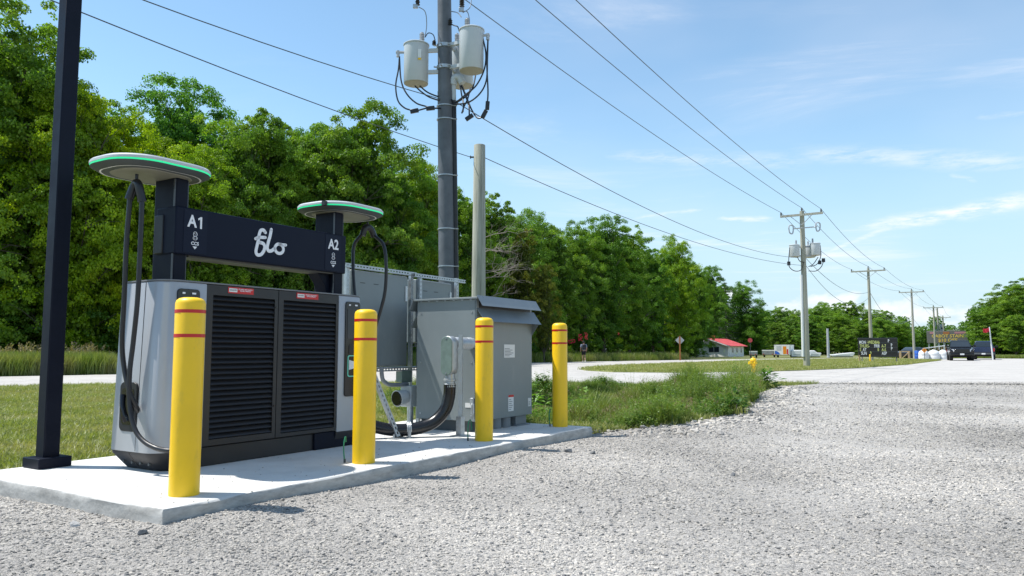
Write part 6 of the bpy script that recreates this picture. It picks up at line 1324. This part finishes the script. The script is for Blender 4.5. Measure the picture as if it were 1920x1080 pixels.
row([(-95, -40, 32, 'YG'), (-20, -25, 29.5, 'G'), (58, 88, 31, 'YG'), (130, 128, 30, 'Y'), (205, 195, 32, 'Y'), (275, 250, 34, 'Y'), (355, 240, 36, 'YG'), (432, 172, 39, 'G'), (510, 188, 41, 'G'), (585, 215, 42, 'G'), (660, 158, 43, 'G'),
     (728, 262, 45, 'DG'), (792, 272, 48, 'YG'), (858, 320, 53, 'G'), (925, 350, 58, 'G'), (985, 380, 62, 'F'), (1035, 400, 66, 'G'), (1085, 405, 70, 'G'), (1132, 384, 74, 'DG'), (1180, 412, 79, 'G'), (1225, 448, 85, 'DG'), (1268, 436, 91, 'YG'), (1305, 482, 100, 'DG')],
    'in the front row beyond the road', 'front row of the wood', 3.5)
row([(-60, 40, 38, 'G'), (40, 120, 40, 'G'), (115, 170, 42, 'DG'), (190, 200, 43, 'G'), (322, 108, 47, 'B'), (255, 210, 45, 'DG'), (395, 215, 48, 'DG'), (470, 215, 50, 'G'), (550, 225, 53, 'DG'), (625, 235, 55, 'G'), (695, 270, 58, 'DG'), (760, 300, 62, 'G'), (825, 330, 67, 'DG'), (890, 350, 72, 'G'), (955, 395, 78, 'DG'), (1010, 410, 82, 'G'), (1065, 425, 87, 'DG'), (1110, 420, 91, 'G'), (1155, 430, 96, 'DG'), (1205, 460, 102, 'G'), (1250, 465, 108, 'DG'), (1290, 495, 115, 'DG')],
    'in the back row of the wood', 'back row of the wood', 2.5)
row([(1330, 520, 142, 'DG'), (1362, 545, 148, 'CG'), (1390, 548, 150, 'DG'), (1412, 590, 152, 'DG'), (1345, 548, 165, 'DG')], 'behind the red roofed house', 'trees behind the house')
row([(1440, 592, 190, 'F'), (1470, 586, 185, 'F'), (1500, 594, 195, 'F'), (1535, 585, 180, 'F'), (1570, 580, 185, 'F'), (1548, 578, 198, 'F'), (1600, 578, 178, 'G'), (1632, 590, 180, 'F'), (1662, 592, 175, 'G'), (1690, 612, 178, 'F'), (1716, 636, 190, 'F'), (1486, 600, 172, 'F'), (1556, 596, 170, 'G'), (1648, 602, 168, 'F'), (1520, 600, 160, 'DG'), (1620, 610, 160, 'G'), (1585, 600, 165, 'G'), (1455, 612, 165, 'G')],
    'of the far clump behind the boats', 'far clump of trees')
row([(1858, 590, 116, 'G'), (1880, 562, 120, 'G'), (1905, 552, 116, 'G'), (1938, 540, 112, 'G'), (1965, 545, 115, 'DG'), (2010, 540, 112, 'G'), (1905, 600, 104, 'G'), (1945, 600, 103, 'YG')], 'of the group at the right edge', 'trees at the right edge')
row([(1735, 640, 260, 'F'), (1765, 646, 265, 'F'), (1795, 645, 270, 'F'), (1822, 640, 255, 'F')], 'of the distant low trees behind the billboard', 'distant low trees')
# depth of the wood, its shade put into a darker leaf tint; no single plant can be told apart
def thicket(name, line, n, hmax, depth, label, size=0.42):
    rs = np.random.default_rng(len(name) * 7); L_ = np.array([P2(foot(u, D)) for u, D in line]); seg = np.hypot(*(L_[1:] - L_[:-1]).T); cum = np.concatenate([[0], np.cumsum(seg)]); t = rs.random(n) * cum[-1]
    x = np.interp(t, cum, L_[:, 0]); y = np.interp(t, cum, L_[:, 1]); y = y + rs.random(n) * depth
    top = hmax * (0.72 + 0.14 * np.sin(t * 0.9) + 0.14 * np.sin(t * 0.37 + 1)); z = rs.random(n) ** 0.8 * top
    me = leaf_mesh(name, np.column_stack([x, y, z]), rs.normal(size=(n, 3)) + np.array([0, -0.4, 0.3]), rs.uniform(0.6, 1.3, n) * size, rs.random(n) * 0.5, M['leaf'], rs)
    o = bpy.data.objects.new(name, me); COL.objects.link(o); o.color = (0.8, 0.92, 1, 1) if name == 'wood_interior' else (1.05, 1.08, 1.3, 1); tag(o, label, 'undergrowth', None, 'stuff')  # distance haze put into the hedges' colour; wood_interior tinted darker for shade
thicket('wood_interior', [(-1500, 44), (-260, 40), (0, 41), (215, 46), (500, 55), (760, 66), (1000, 86), (1200, 108), (1330, 135)], 64000, 7.5, 3.0, 'tangled undergrowth deep inside the wood, tinted dark for its shade')
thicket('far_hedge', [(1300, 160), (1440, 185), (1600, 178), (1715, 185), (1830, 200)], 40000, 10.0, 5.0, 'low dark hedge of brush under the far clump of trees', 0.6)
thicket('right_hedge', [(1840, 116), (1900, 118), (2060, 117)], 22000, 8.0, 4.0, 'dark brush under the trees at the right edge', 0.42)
# brownish half-dead tree and bare branches in the wood
tree(TP[3], foot(980, 61, 0), at(980, 425, 60.5).z, 14, 'BR', 'brownish thin crowned tree right of the short wooden pole', 'tree', 'front row of the wood', wide=0.55)
tree(TP[5], foot(1020, 60.5, 0), at(1030, 490, 60.5).z, 14, 'BR', 'lower brownish tree in front of the dark wood', 'tree', 'front row of the wood', wide=0.6)
def bare_tree(loc, H, seed, label):
    rr = random.Random(seed); o = empty('bare_tree', loc, 0, label, 'tree'); tb = MB(); tb.tube([(0, 0, 0), (0.1, 0, H * 0.5), (0.0, 0, H)], [0.11, 0.08, 0.02], 7); tb.build('trunk', M['deadwood'], o, smooth=True)
    tb = MB()
    def grow(p, d, L_, r, dep):
        e = p + d * L_; m_ = p.lerp(e, 0.5) + Vector((rr.gauss(0, .08), rr.gauss(0, .08), rr.gauss(0.04, .06))) * L_; tb.tube([p, m_, e], [r, r * 0.75, r * 0.4], 5)
        if dep:
            for q in range(3): grow(m_.lerp(e, rr.random()), (d + Vector((rr.gauss(0, .5), rr.gauss(0, .5), rr.gauss(0.15, .45)))).normalized(), L_ * rr.uniform(0.5, 0.75), r * 0.5, dep - 1)
    for k in range(9): a = rr.uniform(-0.9, 1.2); h = H * rr.uniform(0.35, 0.98); grow(Vector((0.05, 0, h)), Vector((math.cos(a), math.sin(a) - 0.6, rr.uniform(-0.15, 0.45))).normalized(), H * 0.22, 0.035, 3)
    tb.build('branches', M['deadwood'], o, smooth=True)
M['deadwood'] = m_wood('dead_wood', (0.14, 0.12, 0.10), (0.24, 0.21, 0.18), (0.34, 0.31, 0.27))
bare_tree(foot(896, 51, 0), at(900, 440, 51).z, 3, 'dead tree with bare pale branches behind the short wooden pole')
# undergrowth shrubs along the wood's edge
edge = [P2(gp(*q)) for q in [(-300, 712), (0, 706), (215, 702), (1000, 680), (1300, 674.5)]]
ks = 0; sh = []
for (u0, u1, D0, D1, n) in ((-70, 215, 34.5, 38, 8), (215, 700, 38, 48, 11), (700, 1000, 47, 64, 8), (1000, 1310, 72, 108, 11)):
    for k in range(n):
        t = (k + tr_rng.uniform(0.1, 0.9)) / n; sh.append((u0 + (u1 - u0) * t, D0 + (D1 - D0) * t + tr_rng.uniform(0.5, 2.0), tr_rng.uniform(2.2, 4.4)))
for k, (u, D, h_) in enumerate(sorted(sh)):
    lab = '%s dark green shrub from the left at the foot of the wood' % (ORD[k] if k < len(ORD) else 'last')
    if k >= len(ORD): lab = '%s dark green shrub counted from the right end of the wood' % ORD[len(sh) - 1 - k]
    tree(BP[k % 2], foot(u, D, 0), h_, 4, 'DG' if k % 3 else 'G', lab, 'shrub', 'shrubs at the foot of the wood', 'shrub')
tree(BP[0], foot(1301, 118, 0), at(1301, 640, 118).z, 4, 'DG', 'dark bush covering the left corner of the white house', 'shrub', None, 'shrub', 1.2)

# ------------------------------------------------------------------ grass and weeds
def blade_clump(name, seed, n, hmin, hmax, spread, width, m, lean=0.35, seed_head=False):
    rr = random.Random(seed); vs = []; fs = []; tn = []
    for k in range(n):
        a = rr.uniform(0, 6.28); r_ = spread * math.sqrt(rr.random()); x, y = r_ * math.cos(a), r_ * math.sin(a); h = rr.uniform(hmin, hmax); la = rr.uniform(0, 6.28); ln = lean * h * rr.uniform(0.2, 1.3); dx_, dy_ = math.cos(la), math.sin(la); wa = rr.uniform(0, 6.28); w = width * rr.uniform(0.6, 1.3); wx, wy = math.cos(wa) * w / 2, math.sin(wa) * w / 2
        b = len(vs); vs += [(x - wx, y - wy, -0.02), (x + wx, y + wy, -0.02), (x + dx_ * ln * 0.35 + wx * 0.8, y + dy_ * ln * 0.35 + wy * 0.8, h * 0.6), (x + dx_ * ln * 0.35 - wx * 0.8, y + dy_ * ln * 0.35 - wy * 0.8, h * 0.6), (x + dx_ * ln, y + dy_ * ln, h)]
        fs += [(b, b + 1, b + 2, b + 3), (b + 3, b + 2, b + 4)]; t = min(1, max(0, rr.gauss(0.5, 0.25))); tn += [t, t]
    return proto(name, vs, fs, m, tn)
def weed_clump(name, seed, nst, hmin, hmax, spread, leaf, m, per=12):
    rr = random.Random(seed); vs = []; fs = []; tn = []
    for k in range(nst):
        a = rr.uniform(0, 6.28); r_ = spread * math.sqrt(rr.random()); h = rr.uniform(hmin, hmax); base_ = Vector((r_ * math.cos(a), r_ * math.sin(a), 0)); tip = base_ * 1.35 + Vector((rr.gauss(0, .08), rr.gauss(0, .08), h)); t0_ = rr.random()
        w = Vector((rr.gauss(0, 1), rr.gauss(0, 1), 0)).normalized() * 0.004; b = len(vs); vs += [tuple(base_ - w), tuple(base_ + w), tuple(tip)]; fs.append((b, b + 1, b + 2)); tn.append(0.3)
        for j in range(per):
            f = rr.uniform(0.2, 1.0); p_ = base_.lerp(tip, f); d = Vector((rr.gauss(0, 1), rr.gauss(0, 1), rr.uniform(-0.1, 0.8))).normalized(); L_ = leaf * rr.uniform(0.6, 1.3) * (1.25 - 0.6 * f); sd = d.cross(Vector((0, 0, 1))).normalized() * L_ * 0.24; c = p_ + d * L_ * 0.5; b = len(vs)
            vs += [tuple(p_), tuple(c + sd), tuple(p_ + d * L_ - Vector((0, 0, L_ * 0.2))), tuple(c - sd)]; fs.append((b, b + 1, b + 2, b + 3)); tn.append(min(1, max(0, 0.2 + 0.4 * t0_ + 0.4 * rr.random())))
    return proto(name, vs, fs, m, tn)
def put(name, protos, xy, zf, smin, smax, label, cat, tall=None):
    n = len(xy); z = zf(xy[:, 0], xy[:, 1]); s = nr.uniform(smin, smax, n)
    if tall is not None: s = s * tall(xy[:, 0], xy[:, 1])
    rot = np.column_stack([nr.normal(0, 0.06, n), nr.normal(0, 0.06, n), nr.uniform(0, 6.28, n)])
    return scatter(name, protos, np.column_stack([xy, z]), rot, np.column_stack([s, s, s]), nr.integers(0, len(protos), n), label, cat)
def plume(seed):
    rr = random.Random(seed); vs = []; fs = []; tn = []
    for k in range(4):
        x, y = rr.gauss(0, .15), rr.gauss(0, .15); h = rr.uniform(0.9, 1.35); lx_, ly_ = rr.gauss(0, .12), rr.gauss(0, .12); b = len(vs); vs += [(x - .006, y, 0), (x + .006, y, 0), (x + lx_, y + ly_, h)]; fs.append((b, b + 1, b + 2)); tn.append(0.2)
        for j in range(7):
            f = 0.8 + 0.2 * j / 6; c = Vector((x + lx_ * f, y + ly_ * f, h * f)); d = Vector((rr.gauss(0, 1), rr.gauss(0, 1), 1.2)).normalized() * 0.13; s_ = d.cross(Vector((rr.random(), 1, 0))).normalized() * 0.022; b = len(vs); vs += [tuple(c), tuple(c + d * 0.5 + s_), tuple(c + d), tuple(c + d * 0.5 - s_)]; fs.append((b, b + 1, b + 2, b + 3)); tn.append(rr.random())
    return proto('reed', vs, fs, M['seed'], tn)
M['darkweed'] = m_leaf('dark_weed_leaves', (0.03, 0.085, 0.014), (0.06, 0.14, 0.02), (0.12, 0.22, 0.04), 0.35, 0.05)
# mown lawn between pad and road
q = view_pts(60000, 5.6, 20.6, 0.86, -18, 9); dens = np.clip(1.25 - q[:, 1] / 22, 0.25, 1); q = q[nr.random(len(q)) < dens]
k = ~inpoly(q[:, 0], q[:, 1], GRAVEL) & ~inpoly(q[:, 0], q[:, 1], PADXY) & ~inpoly(q[:, 0], q[:, 1] + 0.05, PAVE); q = q[k]
LAWN = q
put('lawn_grass', [blade_clump('lawn_clump', 40 + i, 16, 0.03, 0.085, 0.10, 0.008, M['grass'], 1.1) for i in range(5)], q, field_z, 0.7, 1.35, 'mown green and straw coloured grass between the pad and the road', 'grass')
# ditch growth
def ditch_area(x, y):
    return inpoly(x, y, [P2(pad(5.42, 2.4)), (0.9, 9.2), (1.4, 9.5), (2.2, 10.15), (3.0, 11.15), (3.7, 12.35), (4.35, 13.95), (5.1, 15.75), (5.75, 17.4), (6.2, 18.6), (6.3, 19.5), (2.0, 19.3), (-0.5, 18.6), (-2.6, 14.5)])
q = view_pts(52000, 9, 20.3, 0.42, -4, 8); q = q[ditch_area(q[:, 0], q[:, 1])]
def patchy(x, y, f, ph): return 0.5 + 0.25 * np.sin(f * x + 0.7 * f * y + ph) + 0.25 * np.sin(1.7 * f * x - 1.1 * f * y + 2.3 * ph) + 0.12 * np.sin(3.7 * f * x + 2.9 * f * y)
thin = patchy(q[:, 0], q[:, 1], 2.3, 0.4); q = q[nr.random(len(q)) < np.clip(thin * 1.7 - 0.08, 0.06, 1)]
hump = lambda x, y: 0.38 + 0.27 * sm(2.8, 4.4, x) * sm(12.5, 15.0, y) - 0.17 * sm(15.5, 18.5, y - 0.35 * x)
right = lambda x, y: hump(x, y) * (0.30 + 1.35 * np.clip(patchy(x, y, 2.1, 1.9), 0, 1.1) ** 1.6)
kind_ = patchy(q[:, 0], q[:, 1], 1.5, 3.1) + nr.normal(0, 0.22, len(q))
put('ditch_grass', [blade_clump('ditch_clump', 60 + i, 18, 0.16, 0.62, 0.13, 0.010, M['tallgrass'], 0.55) for i in range(6)], q[kind_ < 0.50], field_z, 0.5, 1.45, 'tall green grass filling the ditch beside the gravel', 'grass', right)
put('ditch_weeds', [weed_clump('weed_clump', 70 + i, 7, 0.18, 0.62, 0.14, 0.075, M['weed'], 15) for i in range(6)], q[(kind_ >= 0.50) & (kind_ < 0.86)], field_z, 0.45, 1.5, 'leafy green weeds growing through the ditch grass', 'weeds', right)
put('ditch_broadleaf', [weed_clump('broad_weed_clump', 170 + i, 5, 0.15, 0.5, 0.16, 0.15, M['darkweed'], 11) for i in range(5)], q[kind_ >= 0.86][::2], field_z, 0.6, 1.5, 'dark broad leaved weeds in patches in the ditch', 'weeds', right)
qq = q[nr.random(len(q)) < 0.05]
put('dry_stalks', [plume(s) for s in range(10, 13)], qq, field_z, 0.30, 0.62, 'thin dry brown stalks among the ditch weeds', 'weeds', hump)
q = np.column_stack([nr.normal(4.3, 0.6, 210), nr.normal(15.0, 1.0, 210)]); q = q[ditch_area(q[:, 0], q[:, 1])]
put('feathery_weeds', [weed_clump('feathery_weed', 80 + i, 5, 0.45, 0.92, 0.18, 0.045, M['weed'], 26) for i in range(4)], q, field_z, 0.65, 1.15, 'tall feathery pale green weeds at the right end of the ditch', 'weeds')
# roadside verge beyond the road
pts = []
ee = np.array(edge)
for (a, c, n, w) in zip(ee[:-1], ee[1:], (5200, 3600, 5600, 2600), (3.2, 3.4, 3.6, 4.0)):
    t = nr.random(n); d = c - a; L_ = np.hypot(*d); nv = np.array([-d[1], d[0]]) / L_; off = 0.25 + nr.random(n) * w; pts.append(a + np.outer(t, d) + np.outer(off, nv))
q = np.concatenate(pts); q = q[~inpoly(q[:, 0], q[:, 1], PAVE)]
put('verge_grass', [blade_clump('verge_clump', 90 + i, 24, 0.3, 0.85, 0.22, 0.022, M['tallgrass'], 0.35) for i in range(5)], q, lambda x, y: 0 * x + 0.0, 0.65, 1.15, 'bright tall grass along the far roadside below the trees', 'grass')
pts = []
for (a, c, n) in zip(ee[:-1], ee[1:], (150, 110, 60, 20)):
    t = nr.random(n); d = c - a; L_ = np.hypot(*d); nv = np.array([-d[1], d[0]]) / L_; pts.append(a + np.outer(t, d) + np.outer(2.4 + nr.random(n) * 1.6, nv))
q = np.concatenate(pts)
put('verge_reeds', [plume(s) for s in range(4)], q, lambda x, y: 0 * x, 0.62, 0.92, 'tan seed heads standing above the far roadside grass', 'reeds')
# island grass and the strip beside the right-hand trees
xs_ = [p[0] for p in ISLAND]; ys_ = [p[1] for p in ISLAND]; q = np.column_stack([nr.uniform(min(xs_), max(xs_), 30000), nr.uniform(min(ys_), max(ys_), 30000)]); q = q[inpoly(q[:, 0], q[:, 1], ISLAND)][:11000]
put('island_grass', [blade_clump('island_clump', 110 + i, 14, 0.05, 0.14, 0.2, 0.02, M['grass'], 0.8) for i in range(3)], q, lambda x, y: 0 * x + 0.035, 0.7, 1.3, 'short mown grass on the island between the two roadways', 'grass')
a = np.array(P2(foot(1690, 96))); c = np.array(P2(foot(2050, 92))); n = 2600; t = nr.random(n); q = a + np.outer(t, c - a) + np.column_stack([0 * t, nr.random(n) * 7])
put('far_verge_grass', [blade_clump('far_verge_clump', 120 + i, 20, 0.2, 0.5, 0.3, 0.03, M['tallgrass'], 0.4) for i in range(3)], q, lambda x, y: 0 * x, 0.7, 1.2, 'rough grass in front of the trees at the right edge', 'grass')
# single plants
def plant(name, loc, label, foliage, cat='plant', m='weed', col=(1, 1, 1)):
    o = empty(name, loc, tr_rng.uniform(0, 6.28), label, cat, 'single plants by the ditch'); c = bpy.data.objects.new('foliage', foliage); COL.objects.link(c); c.parent = o; c.color = (*col, 1); b = MB(); b.tube([(0, 0, -0.05), (0.01, 0, 0.12)], [0.012, 0.008], 6); b.build('stem', M['bark'], o); return o
def zed(p): return Vector((p[0], p[1], float(field_z(np.array(p[0]), np.array(p[1])))))
vine = weed_clump('vine_leaves', 200, 26, 0.22, 0.62, 0.50, 0.15, M['weed'], 11)
for k, (x, y) in enumerate(((0.12, 11.0), (0.62, 11.3), (-0.35, 11.4))):
    plant('leafy_vine', zed((x, y)), ['broad leaved vine clump between the cabinet and the last bollard', 'broad leaved vine clump just behind the last bollard', 'broad leaved vine clump half hidden by the grey cabinet'][k], vine, 'plant', 'weed', (0.95, 1.15, 0.8))
plant('broadleaf_plant', zed((6.15, 18.1)), 'dark broad leaved plant at the far end of the ditch below the hydrant', weed_clump('broadleaf', 210, 9, 0.30, 0.62, 0.14, 0.24, M['weed'], 9), 'plant', 'weed', (0.55, 0.85, 0.8))
p = gp(1413, 735, -0.03); plant('grass_tuft', (p.x, p.y, -0.03), 'small bright grass tuft growing in the gravel bank', blade_clump('tuft', 220, 70, 0.15, 0.36, 0.16, 0.012, M['tallgrass'], 0.3), 'plant', 'weed', (1.3, 1.2, 0.8))
p = gp(1382, 773, -0.06); plant('grass_tuft', (p.x, p.y, -0.06), 'low yellow green tuft at the edge of the pale stones', blade_clump('tuft', 221, 60, 0.05, 0.14, 0.17, 0.012, M['tallgrass'], 0.6), 'plant', 'weed', (1.4, 1.25, 0.8))
